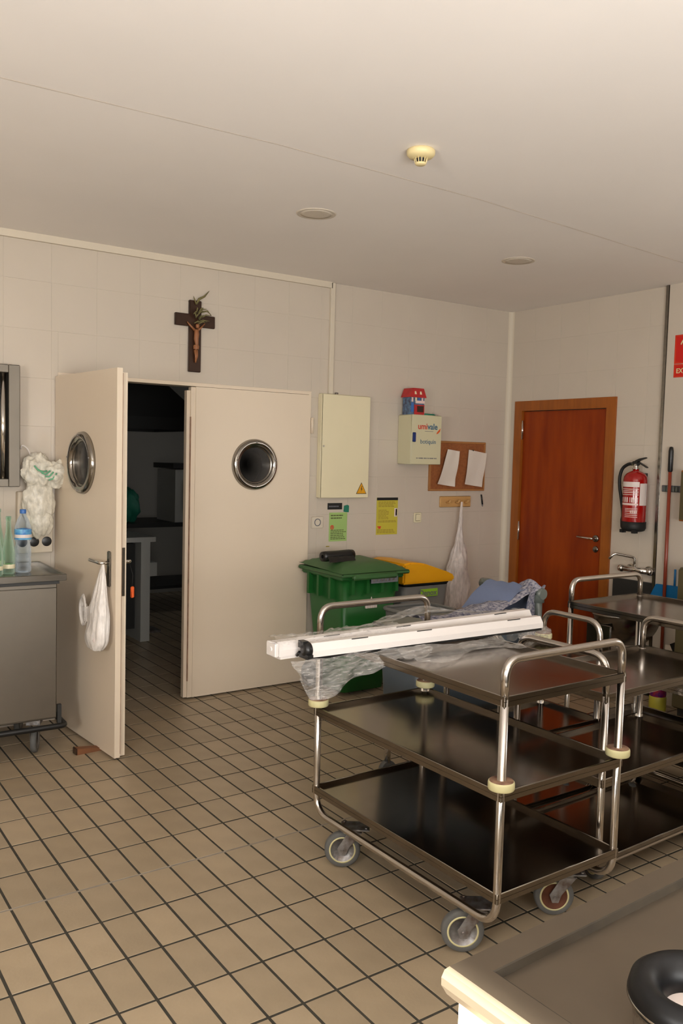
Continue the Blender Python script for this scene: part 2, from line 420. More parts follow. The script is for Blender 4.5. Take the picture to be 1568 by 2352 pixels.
def wframe(name, axis, pos, p0, p1, z0, z1):
    b = MB(); w = .03
    segs = ((p0, p0+w, z0, z1), (p1-w, p1, z0, z1), (p0, p1, z0, z0+w), (p0, p1, z1-w, z1), ((p0+p1)/2-w/2, (p0+p1)/2+w/2, z0, z1))
    for a, c, e, f in segs:
        if axis == 'x': b.box(pos - .09, pos - .03, a, c, e, f)
        else: b.box(a, c, pos - .09, pos - .03, e, f)
    return struct(b.build(name, 'white_trim'))
wframe('window_1', 'x', FX0, -0.10, 0.945, 1.30, 2.018)
wframe('window_2', 'y', FY0, -0.75, 1.85, 0.8, 2.15)

# glazed wall tiles, each a piece of its wall
TX, TZ, TX0, TZ0, G = 0.2625, 0.272, 1.422, 2.538, 0.0006
def subtract(rects, hole):
    out = []
    for (a0, a1, z0, z1) in rects:
        h0, h1, k0, k1 = hole
        if h1 <= a0 or h0 >= a1 or k1 <= z0 or k0 >= z1: out.append((a0, a1, z0, z1)); continue
        if h0 > a0: out.append((a0, h0, z0, z1))
        if h1 < a1: out.append((h1, a1, z0, z1))
        m0, m1 = max(a0, h0), min(a1, h1)
        if k1 < z1: out.append((m0, m1, k1, z1))
        if k0 > z0: out.append((m0, m1, z0, k0))
    return out
def tile_wall(parent, axis, lo, hi, org, holes, cover=None):
    n = 0
    k0 = math.floor((lo - org)/TX); k1 = math.ceil((hi - org)/TX)
    j0 = math.floor((0 - TZ0)/TZ); j1 = math.ceil((ZC - TZ0)/TZ)
    for k in range(k0, k1):
        for j in range(j0, j1):
            R = [(max(lo, org + k*TX) , min(hi, org + (k+1)*TX), max(0, TZ0 + j*TZ), min(ZC, TZ0 + (j+1)*TZ))]
            if R[0][1]-R[0][0] < .01 or R[0][3]-R[0][2] < .01: continue
            for h in holes: R = subtract(R, h)
            for (a0, a1, z0, z1) in R:
                if a1-a0 < .012 or z1-z0 < .012: continue
                b = MB(); e = .0008; u = random.uniform(0, .0004)
                a, c, d, f = a0+G, a1-G, z0+G, z1-G
                if axis == 'y':
                    P = [(a,YA+.0015,d),(c,YA+.0015,d),(c,YA+.0015,f),(a,YA+.0015,f),(a+e,YA+u,d+e),(c-e,YA+u,d+e),(c-e,YA+u,f-e),(a+e,YA+u,f-e)]
                else:
                    P = [(XB+.0015,a,d),(XB+.0015,c,d),(XB+.0015,c,f),(XB+.0015,a,f),(XB+u,a+e,d+e),(XB+u,c-e,d+e),(XB+u,c-e,f-e),(XB+u,a+e,f-e)]
                v = [b.bm.verts.new(p) for p in P]
                for q in ((4,5,6,7),(0,1,5,4),(1,2,6,5),(2,3,7,6),(3,0,4,7)):
                    b.face([v[x] for x in (q if axis == 'y' else q[::-1])])
                b.build('tile', 'wall_tile', parent, fixn=False); n += 1
    return n
tile_wall(wall_back, 'y', 0.9, XB - .001, TX0, [(DX0, DX1, -1, DZ)])
tile_wall(wall_right, 'x', 3.56, YA, YA - 7*TX, [(WY0 + .05, WY1 - .05, -1, WZ - .05)])
# slightly proud wall section to the right of the steel strip
struct(MB().box(XB - .03, XB + .01, 1.2, 3.525, 0, ZC).build('wall_recess', 'wall_tile'))
bpy.data.objects['wall_recess'].name = 'wall_inner'

# trims
struct(MB().box(0.6, 3.335, YA - .022, YA + .002, ZC - .04, ZC + .002).build('trim_1', 'white_trim'))          # cable cover along the ceiling
struct(MB().box(3.325, 3.362, YA - .022, YA + .002, 2.026, ZC - .0, bev=.004).build('trim_2', 'white_trim'))       # vertical conduit to the fuse box
b = MB()
prof = [(XB, YA - .06)] + [(XB - .06 + .06*math.sin(t), YA - .06 + .06*math.cos(t)) for t in []]
arc = [(XB - .055 + .055*math.cos(t), YA - .055 + .055*math.sin(t)) for t in [PI/2*k/6 for k in range(7)]]
poly = [(XB, YA)] + [(XB + .0 - .034*(1-math.sin(t)), YA - .034*(1-math.cos(t))) for t in [PI/2*k/8 for k in range(9)]]
b.prism([(u, v) for u, v in poly], 0.0, ZC, 'z')
struct(b.build('trim_3', 'white_trim'))                                                                         # coved corner profile
struct(MB().box(XB - .036, XB + .004, 3.524, 3.550, 0, ZC, bev=.003).build('trim_4', 'steel'))                       # steel corner strip

# ------------------------------------------------------------------ double door frame + leaves
b = MB()
b.box(DX0 - .0, DX0 + .018, YA - .004, YA + T, 0, DZ)
b.box(DX1 - .018, DX1, YA - .004, YA + T, 0, DZ)
b.box(DX0 + .018, DX1 - .018, YA - .004, YA + T, DZ - .022, DZ)
struct(b.build('trim_5', 'white_door'))
def porthole(parent, cx, cz, y, side=1):
    # ring on the near face (y - ...), side=-1 -> faces -y
    ring = MB().lathe([(.124, .0), (.124, .012), (.130, .022), (.142, .029), (.156, .027), (.166, .016), (.170, .0), (.124, 0)], (cx, y, cz), (0, -1, 0), 48).build('porthole_ring', 'ring', parent, label='round stainless porthole ring')
    inner = MB().lathe([(.128, .012), (.118, .010), (.112, .0), (.112, -.03)], (cx, y, cz), (0, -1, 0), 48).build('gasket', 'steel', ring)
    MB().lathe([(0, .002), (.116, .002), (.116, -.004), (0, -.004)], (cx, y - .0, cz), (0, -1, 0), 48).build('glass', 'windowglass', ring)
    for a in (PI/2, -PI/2, 0.2, PI-.2):
        p = Vector((cx + .148*math.cos(a), y - .028, cz + .148*math.sin(a)))
        MB().lathe([(.005, -.003), (.005, .003), (.003, .005), (0, .005)], p, (0, -1, 0), 10).build('screw', 'dull_metal', ring)
def leaf_slab(b, x0, x1, y0, y1, z0, z1, cx, cz, r, n=40, m='white_door'):
    """door slab with a round hole"""
    i = b.mi(m)
    def ring(y):
        return [b.bm.verts.new((cx + r*math.cos(2*PI*k/n), y, cz + r*math.sin(2*PI*k/n))) for k in range(n)]
    def outer(y):
        vs = []
        for k in range(n):
            a = 2*PI*k/n; c, s_ = math.cos(a), math.sin(a)
            t = min((x1-cx)/c if c > 1e-9 else ((x0-cx)/c if c < -1e-9 else 1e9), (z1-cz)/s_ if s_ > 1e-9 else ((z0-cz)/s_ if s_ < -1e-9 else 1e9))
            vs.append([cx + c*t, y, cz + s_*t])
        # snap the nearest vertices to the corners
        for cxn, czn in ((x0,z0),(x1,z0),(x1,z1),(x0,z1)):
            k = min(range(n), key=lambda q: abs(math.atan2(vs[q][2]-cz, vs[q][0]-cx) - math.atan2(czn-cz, cxn-cx)))
            vs[k] = [cxn, y, czn]
        return [b.bm.verts.new(v) for v in vs]
    A, B = ring(y0), ring(y1); C, D = outer(y0), outer(y1)
    for k in range(n):
        q = (k+1) % n
        b.face([A[k], A[q], C[q], C[k]], i); b.face([B[q], B[k], D[k], D[q]], i)
        b.face([A[q], A[k], B[k], B[q]], i); b.face([C[k], C[q], D[q], D[k]], i)
def lever(parent, x, z, y, dirx, plate=True):
    h = MB().box(x - .019, x + .019, y - .009, y, z - .125, z + .06, bev=.004).build('handle_plate', 'steel', parent, label='brushed steel handle plate')
    MB().tube([(x, y - .005, z), (x, y - .052, z), (x + dirx*.13, y - .052, z + .004)], .0095, 12, fillet=.02).build('lever', 'chrome', h, label='chrome lever')
    return h
# closed right leaf (door_2)
LW = .872
d2 = bpy.data.objects.new('door_2', None); COL.objects.link(d2); struct(d2); d2.location = (DX1 - .008, YA, 0)
b = MB(); leaf_slab(b, -LW + .01, 0, -.014, .016, .012, DZ - .025, -.433, 1.524, .118)
lf = b.build('leaf', None, d2)
MB().box(-LW - .022, -LW + .012, -.008, .030, .012, DZ - .028).build('rebate_strip', 'white_door', lf)
MB().box(-LW - .045, -LW - .020, .004, .040, .012, DZ - .050).build('rebate_strip', 'white_door', lf)
MB().box(-LW - .0235, -LW - .0185, -.0095, .003, .12, 1.82).build('worn_edge', 'scuff', lf, label='scuffed brown edge')
porthole(lf, -.433, 1.524, -.014)
for z in (1.80, .28):
    MB().cyl((.012, -.018, z - .055), (.012, -.018, z + .055), .010, m=None).build('hinge', 'white_door', d2)
# open left leaf (door_1)
ang = -math.atan2(.820, .068)
d1 = bpy.data.objects.new('door_1', None); COL.objects.link(d1); struct(d1); d1.location = (DX0 + .012, YA - .005, 0); d1.rotation_euler = (0, 0, ang)
b = MB(); leaf_slab(b, 0.005, .826, -.030, .0, .012, DZ - .025, .40, 1.524, .118)
lf = b.build('leaf', None, d1)
MB().box(.02, .806, .003, .036, .012, DZ - .045).build('rebate_panel', 'white_door', lf)
MB().box(.780, .8265, .0, .003, .03, DZ - .05).build('edge_gap', 'scuff', lf, label='scuffed brown gap in the edge')
MB().box(.806, .8085, .012, .028, .85, 1.10).build('lock_plate', 'steel', lf, label='steel lock plate')
porthole(lf, .40, 1.524, -.030)
hp = lever(lf, .755, 1.02, -.030, -1)
MB().tube([(.755, .03, 1.02), (.755, .085, 1.02), (.64, .085, 1.02)], .0095, 12, fillet=.02).build('lever', 'chrome', hp)
MB().cyl((.70, -.030, .952), (.70, -.040, .952), .013).build('keyhole', 'dull_metal', lf)
for z in (1.80, 1.0, .28):
    MB().cyl((-.004, -.018, z - .055), (-.004, -.018, z + .055), .010).build('hinge', 'white_door', d1)
tagk = thing('key_tag', 'small orange key tag hanging on the far side of the open white door', 'key tag', (1.622, 4.235, .86))
MB().box(-.008, .012, -.006, .004, -.03, .03, bev=.004).build('fob', 'orange', tagk)
MB().tube([(0, 0, .028), (.004, .0, .09), (-.01, .02, .158)], .0015, 6).build('cord', 'inkdark', tagk)

# ------------------------------------------------------------------ timber door in the right wall (door_3)
d3 = bpy.data.objects.new('door_3', None); COL.objects.link(d3); struct(d3); d3.location = (XB, (WY0+WY1)/2, 0)
hw = (WY1 - WY0)/2
fr = MB().prism([(-hw, 0), (-hw, WZ), (hw, WZ), (hw, 0), (hw-.078, 0), (hw-.078, WZ-.078), (-hw+.078, WZ-.078), (-hw+.078, 0)], -.018, .10, 'x').build('door_frame', 'wood_trim', d3)
lf = MB().box(.006, .046, -hw + .080, hw - .080, .008, WZ - .082, bev=.002).build('leaf', 'wood', d3)
for z in (1.84, 1.03, .25):
    MB().cyl((-.008, hw - .083, z - .075), (-.008, hw - .083, z + .075), .009).build('hinge', 'chrome', d3)
hy = -hw + .080 + .055
r_ = MB().lathe([(0, .012), (.024, .012), (.026, .008), (.026, 0)], (.006, hy, 1.035), (-1, 0, 0), 24).build('handle_rose', 'steel', lf)
MB().tube([(.0, hy, 1.035), (-.045, hy, 1.035), (-.045, hy + .135, 1.040)], .009, 12, fillet=.02).build('lever', 'chrome', r_)
MB().lathe([(0, .010), (.02, .010), (.024, .006), (.024, 0)], (.006, hy, .955), (-1, 0, 0), 24).build('key_rose', 'steel', lf)

# ------------------------------------------------------------------ service carts
def shelf_mesh(L, Wd, z, e=.013, h=.034):
    b = MB()
    b.box(-e, L+e, -e, Wd+e, z - .018, z - .016)
    t = .010
    b.box(-e, L+e, -e, -e+t, z - h, z, bev=.002); b.box(-e, L+e, Wd+e-t, Wd+e, z - h, z, bev=.002)
    b.box(-e, -e+t, -e+t, Wd+e-t, z - h, z, bev=.002); b.box(L+e-t, L+e, -e+t, Wd+e-t, z - h, z, bev=.002)
    return b
def caster(parent, x, y, yaw, dia=.14, hub='dull_metal', ztop=.165):
    c = MB().box(-.055, .055, -.042, .042, -.003, .003, bev=.002)
    for a, d in ((-.042, -.03), (.042, -.03), (-.042, .03), (.042, .03)):
        c.cyl((a, d, .003), (a, d, .009), .006, n=6)
    c.cyl((0, 0, -.016), (0, 0, -.004), .028, n=20)
    o = c.build('caster', 'dull_metal', parent, loc=(x, y, ztop), rot=(0, 0, yaw))
    r = dia/2; zc = r - ztop; ox = .048
    f = MB()
    for s_ in (-1, 1):
        f.prism([(-.026, -.016), (.028, -.016), (ox + .020, zc + .010), (ox + .010, zc - .018), (ox - .012, zc - .018), (ox - .022, zc + .010)], s_*.021, s_*.024, 'y')
    f.box(-.026, .028, -.024, .024, -.019, -.015)
    f.cyl((ox, -.030, zc), (ox, .030, zc), .007, n=10)
    f.build('fork', 'dull_metal', o)
    MB().lathe([(r - .018, -.014), (r - .004, -.015), (r, -.008), (r, .008), (r - .004, .015), (r - .018, .014)], (ox, 0, zc), (0, 1, 0), 36, m='rubber').build('wheel', None, o, label='grey rubber tyre')
    MB().lathe([(0, -.009, hub), (r - .026, -.010, hub), (r - .024, -.0145, 'cream'), (r - .018, -.0145, 'cream'), (r - .018, .0145, 'cream'), (r - .024, .0145, 'cream'), (r - .026, .010, hub), (0, .009, hub)], (ox, 0, zc), (0, 1, 0), 36).build('hub', None, o, label='hub with cream rim')
    return o
def service_cart(name, label, loc, rz, L, Wd, zs, zh, zb, bumpers, casters, rt=.0135, group='stainless service carts', hub='dull_metal'):
    t = thing(name, label, 'cart', loc, rz, group)
    for y in (0, Wd):
        MB().tube([(0, y, zs[2] - .01), (0, y, zb), (L, y, zb), (L, y, zs[2] - .01)], rt, 14, fillet=.085, seg=9).build('side_frame', 'tube', t)
    for x in (0, L):
        MB().tube([(x, 0, zs[2] - .012), (x, 0, zh), (x, Wd, zh), (x, Wd, zs[2] - .012)], rt, 14, fillet=.09, seg=10).build('handle', 'tube', t)
    for z in zs:
        shelf_mesh(L, Wd, z).build('shelf', 'shelf_steel', t)
    if bumpers:
        for (x, y) in bumpers[1]:
            MB().lathe([(rt, .030, 'bump_top'), (.036, .030, 'bump_top'), (.0375, .028, 'bump_top'), (.040, .026, 'cream'), (.041, .022, 'cream'), (.041, .006, 'cream'), (.039, .002, 'cream'), (.034, .0, 'cream'), (rt, .0, 'cream')], (x, y, bumpers[0]), (0, 0, 1), 32).build('bumper', None, t, label='cream bumper disc')
    for c_ in casters: caster(t, c_[0], c_[1], c_[2], ztop=zb - .002, hub=c_[3] if len(c_) > 3 else hub)
    return t
CX, CY = 1.862, 1.797        # near-left post of the front cart
L1, W1 = 1.004, .564
z1 = (.272, .593, .888)
cart1 = service_cart('service_cart', 'three-tier stainless cart in front, carrying the white light battens', (CX + W1, CY, 0), PI/2 + .01, L1, W1, z1, .996, .162,
    (.596, [(0, 0), (0, W1), (L1, 0), (L1, W1)]),
    [(.133, W1 - .055, .96), (L1 - .195, W1 - .055, .96), (.123, .080, .96, 'rust'), (L1 - .165, .10, 0.5)])
z2 = (.150, .450, .766)
cart2 = service_cart('service_cart', 'lower stainless cart standing crosswise right of the front cart', (2.528, 1.935, 0), .03, .835, .415, z2, .900, .125,
    None, [(.10, .06, 1.2), (.73, .06, 1.0), (.10, .35, .4), (.73, .35, .8)])
z3 = (.272, .593, .888)
cart3 = service_cart('service_cart', 'stainless cart farthest back, beside the wall with the fire extinguisher', (3.995, 1.86, 0), PI/2, L1, W1, z3, .996, .162,
    None, [(.165, W1 - .02, .6), (L1 - .165, W1 - .02, .9), (.165, .06, .3), (L1 - .165, .06, .5)])
z4 = (.150, .450, .742)
cart4 = service_cart('service_cart', 'small shiny stainless cart squeezed between the crosswise cart and the grey trolley', (2.50, 2.425, 0), 0.0, .61, .33, z4, .885, .125,
    (.748, [(.61, .33)]), [(.10, .05, 1.2), (.50, .05, 1.0), (.10, .28, .4), (.50, .28, .8)])

# ------------------------------------------------------------------ light battens on the front cart + wrapping
def batten(label, p0, p1, z, w, h, dark):
    p0 = Vector((*p0, z)); p1 = Vector((*p1, z)); d = p1 - p0; Ln = d.length
    t = thing('light_batten', label, 'light fitting', tuple(p0), math.atan2(d.y, d.x), 'white light battens on the cart')
    pr = [(-w/2, 0), (w/2, 0), (w/2, h*.35), (w/2 - .010, h), (-w/2 + .016, h), (-w/2, h*.45)]
    MB().prism(pr, 0.012, Ln - .002, 'x').build('housing', 'batten', t)
    MB().box(.02, Ln - .006, -w/2 + .004, w/2 - .004, -.010, -.0005).build('base_channel', 'black' if dark else 'batten', t)
    s2 = Vector((0, 0, 0))
    if dark:
        b = MB().lathe([(0, -.012), (.018, -.012), (.024, -.006), (.027, .012), (0, .012)], (0, 0, h*.5), (1, 0, 0), 20)
        b.box(-.010, .012, -.030, .030, -.006, .010); b.cyl((-.008, .028, .01), (-.008, .046, -.004), .006); b.box(-.012, .010, .0, .034, h*.6, h + .006)
        b.build('end_cap', 'black', t, label='black end cap')
    else:
        b = MB().box(-.004, .012, -w/2, w/2, 0, h, bev=.003); b.cyl((-.008, 0, h*.5), (0, 0, h*.5), .009)
        b.build('end_cap', 'batten', t)
    for q in (.16, .42, .83):
        MB().box(Ln*q, Ln*q + .07, -w/2 + .012, -w/2 + .015, h - .002, h + .0006).build('slot', 'inkdark', t, label='dark slot')
    return t
batten('white batten with a black end cap and black underside, nearer of the two', (1.560, 2.440), (2.700, 2.420), .905, .052, .046, True)
batten('all-white batten behind the one with the black end cap', (1.470, 2.520), (2.780, 2.560), .900, .060, .050, False)
def wrap(u, v):
    # a slack sleeve of clear film hanging under the battens at the left end
    x = 1.475 + .58*u
    top = Vector((x, 2.40 - .02*math.sin(u*9), .905))
    drop = .125*min(1, .35 + u*10)*(1-u)**.9 + .006
    p = top + Vector((.01*v, -.05*v + .014*math.sin(v*7 + u*20)*(.4+v*.6), -drop*v))
    n = noise.noise(Vector((u*5, v*9, 1.3)))*.018 + noise.noise(Vector((u*10, v*26, 4.3)))*.008
    return p + Vector((n*.2, n, n*.25))
b = MB().grid(wrap, 70, 22, 'film')
def wrap2(u, v):
    x = 1.475 + .55*u
    p = Vector((x, 2.56 + .01*math.sin(u*14), .955 + .012*math.sin(v*PI))) + Vector((0, -.09 + .02*u - .02, -.008))*(1-v)
    n = noise.noise(Vector((u*14, v*9, 7.3)))*.012
    return p + Vector((n, n, abs(n)*1.2))
b.grid(wrap2, 40, 10, 'film')
def wrap3(u, v):
    x = 1.88 + .9*u
    hump = .06*math.exp(-((u-.42)/.22)**2)
    p = Vector((x, 2.60 + .07*v, .945 + hump*(.4 + .6*v) - .02*v))
    n = noise.noise(Vector((u*12, v*7, 2.3)))*.014
    return p + Vector((n, n, abs(n)))
b.grid(wrap3, 50, 10, 'film')
def wrap4(u, v):
    x = 1.90 + .52*u
    p = Vector((x, 2.385 - .15*v*(.9 + .2*math.sin(u*8)), .897 - .012*v + .008*math.sin(v*9 + u*7)))
    n = noise.noise(Vector((u*12, v*7, 9.3)))*.010
    return p + Vector((n, n, abs(n)*.8))
b.grid(wrap4, 50, 14, 'film')
def wrap5(u, v):
    a = v*2*PI*.8 - .6; rr = .035 + .015*math.sin(u*6)
    p = Vector((2.57 + .20*u, 2.44 + rr*math.cos(a), .868 + rr*math.sin(a)*.9))
    n = noise.noise(Vector((u*12, v*7, 5.3)))*.012
    return p + Vector((n, n, n))
b.grid(wrap5, 16, 20, 'film')
tag(b.build('plastic_wrap', None, fixn=False), 'crumpled clear plastic film half torn off the white battens', 'plastic wrap')

# ------------------------------------------------------------------ bins behind
def tapered(b, x0, x1, y0, y1, z0, z1, tp, r=.03, m=None, n=5):
    """rounded tapering tub, outward walls"""
    i = b.mi(m); rings = []
    for z, g in ((z0, tp), (z1, 0)):
        a0, a1, c0_, c1_ = x0 + g, x1 - g, y0 + g, y1 - g; ring = []
        for (px, py, s0) in ((a1 - r, c1_ - r, 0), (a0 + r, c1_ - r, 1), (a0 + r, c0_ + r, 2), (a1 - r, c0_ + r, 3)):
            for k in range(n + 1):
                t = (s0 + k/n)*PI/2; ring.append(b.bm.verts.new((px + r*math.cos(t), py + r*math.sin(t), z)))
        rings.append(ring)
    A, B = rings; N_ = len(A)
    for k in range(N_): b.face([A[k], A[(k+1)%N_], B[(k+1)%N_], B[k]], i, True)
    b.face(A[::-1], i)
    return A, B
def tub(x0, x1, y0, y1, z0, z1, tp, r=.03, m=None, wall=.008):
    b = MB(); A, B = tapered(b, x0, x1, y0, y1, z0, z1, tp, r, m)
    C, D = tapered(b, x0 + wall, x1 - wall, y0 + wall, y1 - wall, z0 + wall, z1, tp, r - .004, m)
    n = len(B)
    for k in range(n): b.face([B[k], B[(k+1)%n], D[(k+1)%n], D[k]], b.mi(m))
    return b
gb = thing('wheeled_bin', 'dark green wheeled bin with a closed lid beside the double door', 'bin', (3.36, 4.66, 0))
tub(-.235, .235, -.20, .26, .03, .83, .065, .035, 'dkgreen').build('body', None, gb, fixn=True)
b = MB().box(-.255, .255, -.215, .275, .79, .835, bev=.008)
for x in (-.17, -.05, .07, .19):
    b.box(x - .012, x + .012, -.222, -.19, .70, .80)
for y in (-.08, .06, .18): b.box(-.262, -.22, y - .012, y + .012, .66, .80)
b.build('rim', 'dkgreen', gb)
def lidf(u, v):
    x = -.275 + .55*u; y = -.245 + .53*v
    e = min(u, 1-u, v, 1-v)*2
    z = .842 + .05*(1 - (1 - min(1, e*1.6))**2) + .018*v - .012*math.cos(u*2*PI)*0
    return Vector((x, y, z))
b = MB().grid(lidf, 16, 16, 'lidgreen'); b.box(-.278, .278, -.25, .285, .818, .844, 'lidgreen', bev=.006)
b.box(-.20, .16, -.275, -.235, .800, .838, 'lidgreen', bev=.01)
lid = b.build('lid', None, gb)
b = MB().box(-.05, .17, -.2545, -.2505, .770, .812, 'inkgrey')
for k in range(6): b.box(-.035 + k*.032, -.018 + k*.032, -.2560, -.2545, .780, .803, 'dull_metal')
b.build('sticker', None, lid, label='worn grey sticker')
MB().prism([(-.010, .640), (.010, .640), (0, .672)], -.1915, -.1965, 'y', 'white_label').build('emblem', None, gb, label='small white triangular emblem')
for k in range(5): MB().box(-.045 + k*.019, -.030 + k*.019, -.1965, -.185, .596, .616, 'white_label').build('print_mark', None, gb)
for s_ in (-1, 1):
    MB().cyl((s_*.175, .235, .08), (s_*.215, .235, .08), .08, n=24).build('wheel', 'blackrub', gb)
MB().cyl((-.18, .235, .08), (.18, .235, .08), .009).build('axle', 'dull_metal', gb)
MB().tube([(-.20, .27, .80), (-.20, .325, .84), (.20, .325, .84), (.20, .27, .80)], .014, 10, fillet=.03).build('handle', 'dkgreen', gb)
rl = thing('bin_bag_roll', 'roll of black bin bags lying on the green bin lid', 'bag roll', (3.21, 4.66, .931), .12)
MB().lathe([(.012, -.13), (.032, -.13), (.035, -.10), (.034, 0), (.036, .10), (.033, .135), (.012, .135), (.012, -.13)], (0, 0, 0), (1, 0, .0), 24).build('roll', 'black', rl)
def tail(u, v): return Vector((-.12 + .23*u, -.034 - .03*v, .0 - .034*v*v + .002*math.sin(u*20)))
MB().grid(tail, 12, 4, 'black').build('loose_end', None, rl)

yb = thing('recycling_bin', 'grey bin with a yellow flap lid beside the green bin', 'bin', (3.90, 4.70, 0))
tub(-.21, .21, -.17, .17, .0, .70, .05, .05, 'greybin').build('body', None, yb)
MB().box(-.205, .205, -.165, .165, .700, .730, bev=.01).build('neck', 'black', yb, label='dark neck below the lid')
b = MB()
pr = [(-.235, .722), (.235, .722), (.238, .765), (.16, .795), (-.05, .862), (-.17, .875), (-.235, .865)]
b.prism(pr, -.19, .19, 'y', 'yellow')
bmesh.ops.bevel(b.bm, geom=list(b.bm.edges), offset=.012, segments=2, affect='EDGES')
b.build('lid', None, yb)
MB().box(-.065, .09, -.1745, -.170, .625, .678).build('label_patch', 'limegreen', yb, label='green printed patch')
text_mesh('lettering', 'Denox', .058, 'greybin', yb, (.0, -.176, .632), ROTA, align='CENTER', bold=.0012)

db = thing('open_bin', 'dark grey open tub standing in front of the yellow-lidded bin', 'tub', (3.47, 4.10, 0))
tub(-.19, .19, -.15, .15, 0, .64, .04, .06, 'greybin').build('body', None, db)
MB().tube([(-.19, -.15, .64), (.19, -.15, .64), (.19, .15, .64), (-.19, .15, .64)], .012, 10, fillet=.06, closed=True).build('rim', 'greybin', db)
def leafshape(u, v): return Vector((-.05 + .06*u, -.163, .56 + .035*math.sin(u*PI)*(v - .5) + .012*u))
MB().grid(leafshape, 8, 4, 'chrome').build('clip', None, db, label='bright metal clip')

# ------------------------------------------------------------------ grey cleaning trolley with cloths
tr = thing('cleaning_trolley', 'grey plastic trolley with a pipe handle behind the battens', 'trolley', (2.78, 3.13, 0))
tub(-.26, .46, -.15, .17, .22, .78, .03, .04, 'bluegrey').build('body', None, tr)
MB().box(-.28, .48, -.17, .19, .768, .790, bev=.008).build('rim', 'pipe', tr)
MB().tube([(.50, -.185, .60), (.50, -.185, .925), (.50, .195, .925), (.50, .195, .60)], .021, 14).build('handle', 'pipe', tr, label='grey pipe handle')
b = MB()
for y in (-.185, .195):
    b.cyl((.50, y, .880), (.50, y, .950), .027); b.cyl((.50, y - .03, .925), (.50, y + .03, .925), .027)
b.box(.47, .53, -.19, .20, .60, .66)
b.build('elbow', 'pipe', tr)
for x, y in ((-.20, -.13), (-.20, .13), (.42, -.13), (.42, .13)):
    MB().cyl((x, y, .08), (x, y, .24), .016, n=14).build('leg', 'chrome', tr)
    MB().cyl((x, y - .014, .045), (x, y + .014, .045), .045, n=20).build('wheel', 'rubber', tr)
# blue cloth over the handle
def cloth(u, v):
    y = 2.985 + .27*u
    s_ = v*2 - 1
    if s_ < 0: p = Vector((3.28 + .030 + s_*-.012, y, .953 + s_*.36))
    else: p = Vector((3.28 - .03 - .24*s_, y - .03*s_, .955 - .10*s_*s_ - .03*s_))
    n = noise.noise(Vector((u*4, v*6, 3)))*.02
    return p + Vector((n*.4, n, n*.5 + .004))
tag(MB().grid(cloth, 20, 36, 'blue_cloth').build('blue_cloth', None), 'plain blue cloth hung over the grey trolley handle', 'cloth')
def towel(u, v):
    x = 3.28 - .72*u; y = 2.93 + .15*v + .03*u
    z = .960 - .125*min(1, u*1.7)**.7 + .012*math.sin(u*11 + v*3) + .018*math.sin(v*PI)
    n = noise.noise(Vector((u*7, v*3, 8)))*.024
    return Vector((x + n*.5, y + n*.6, z + n*.6))
tag(MB().grid(towel, 50, 10, 'terry').build('speckled_towel', None), 'speckled blue and white towel lying along the trolley rim', 'towel')
def towel2(u, v):
    return Vector((3.20 + .15*v - .03*math.sin(u*3), 2.925 + .04*v + .012*math.sin(u*9), .955 - .40*u + .01*math.sin(v*9)))
tag(MB().grid(towel2, 24, 8, 'terry').build('hanging_towel', None), 'speckled towel end hanging down beside the near handle post', 'towel')

# ------------------------------------------------------------------ on the back wall
def carve_cross():
    t = thing('crucifix', 'dark wooden crucifix with dried palm high above the double door', 'crucifix', (2.305, YA, 2.10))
    b = MB().box(-.041, .041, -.022, 0, 0, .445, bev=.003); b.box(-.135, .135, -.0225, -.0005, .282, .358, bev=.003)
    b.build('cross', 'darkwood', t)
    f = MB()
    f.tube([(0, -.034, .135), (.004, -.038, .17), (-.002, -.040, .205), (.002, -.038, .235), (0, -.036, .262)], .012, 10, radii=[.008, .011, .015, .016, .013])
    f.tube([(.004, -.033, .135), (.006, -.036, .10), (.0, -.032, .060)], .007, 8, radii=[.010, .008, .005])
    f.tube([(-.004, -.033, .135), (-.002, -.040, .10), (.0, -.032, .058)], .007, 8, radii=[.010, .008, .005])
    for s_ in (-1, 1):
        f.tube([(s_*.010, -.036, .258), (s_*.035, -.034, .280), (s_*.060, -.030, .306)], .005, 8, radii=[.008, .006, .004])
    f.lathe([(0, -.016), (.010, -.012), (.0125, 0), (.011, .010), (0, .017)], (.004, -.044, .284), (0, 0, 1), 14)
    f.lathe([(.017, -.014), (.019, .006), (.015, .012)], (.0, -.037, .155), (0, 0, 1), 14)
    f.build('figure', 'ivory', t, label='pale carved figure')
    p = MB()
    random.seed(3)
    for k in range(16):
        a = random.uniform(-.6, .9); l = random.uniform(.05, .12)
        s0 = Vector((random.uniform(-.025, .02), -.045, .31 + random.uniform(-.03, .06)))
        e = s0 + Vector((math.sin(a)*l, -.01, math.cos(a)*l*.5 - .02))
        p.tube([s0, (s0+e)/2 + Vector((0, -.012, .012)), e], .0035, 6, radii=[.004, .0045, .0015])
    p.tube([(0, -.03, .42), (.02, -.03, .455), (.055, -.03, .475), (.088, -.03, .513)], .004, 6, radii=[.006, .008, .006, .0015])
    p.tube([(.0, -.03, .42), (-.012, -.03, .45), (-.02, -.03, .468)], .004, 6, radii=[.005, .004, .001])
    p.tube([(.03, -.04, .372), (.07, -.045, .385), (.10, -.04, .360)], .004, 6, radii=[.005, .005, .0015])
    p.build('palm_sprig', 'palm', t, label='dried palm sprig')
carve_cross()
fb = thing('fuse_box', 'tall cream metal fuse box with a yellow warning triangle', 'fuse box', (3.4565, YA, 1.662))
MB().box(-.207, .207, -.046, 0, -.363, .363, bev=.004).build('housing', 'enamel', fb)
dr = MB().box(-.205, .207, -.056, -.047, -.361, .361, bev=.003).build('door', 'enamel', fb)
MB().cyl((-.190, -.056, .0), (-.190, -.062, .0), .007, n=14).build('lock', 'chrome', dr)
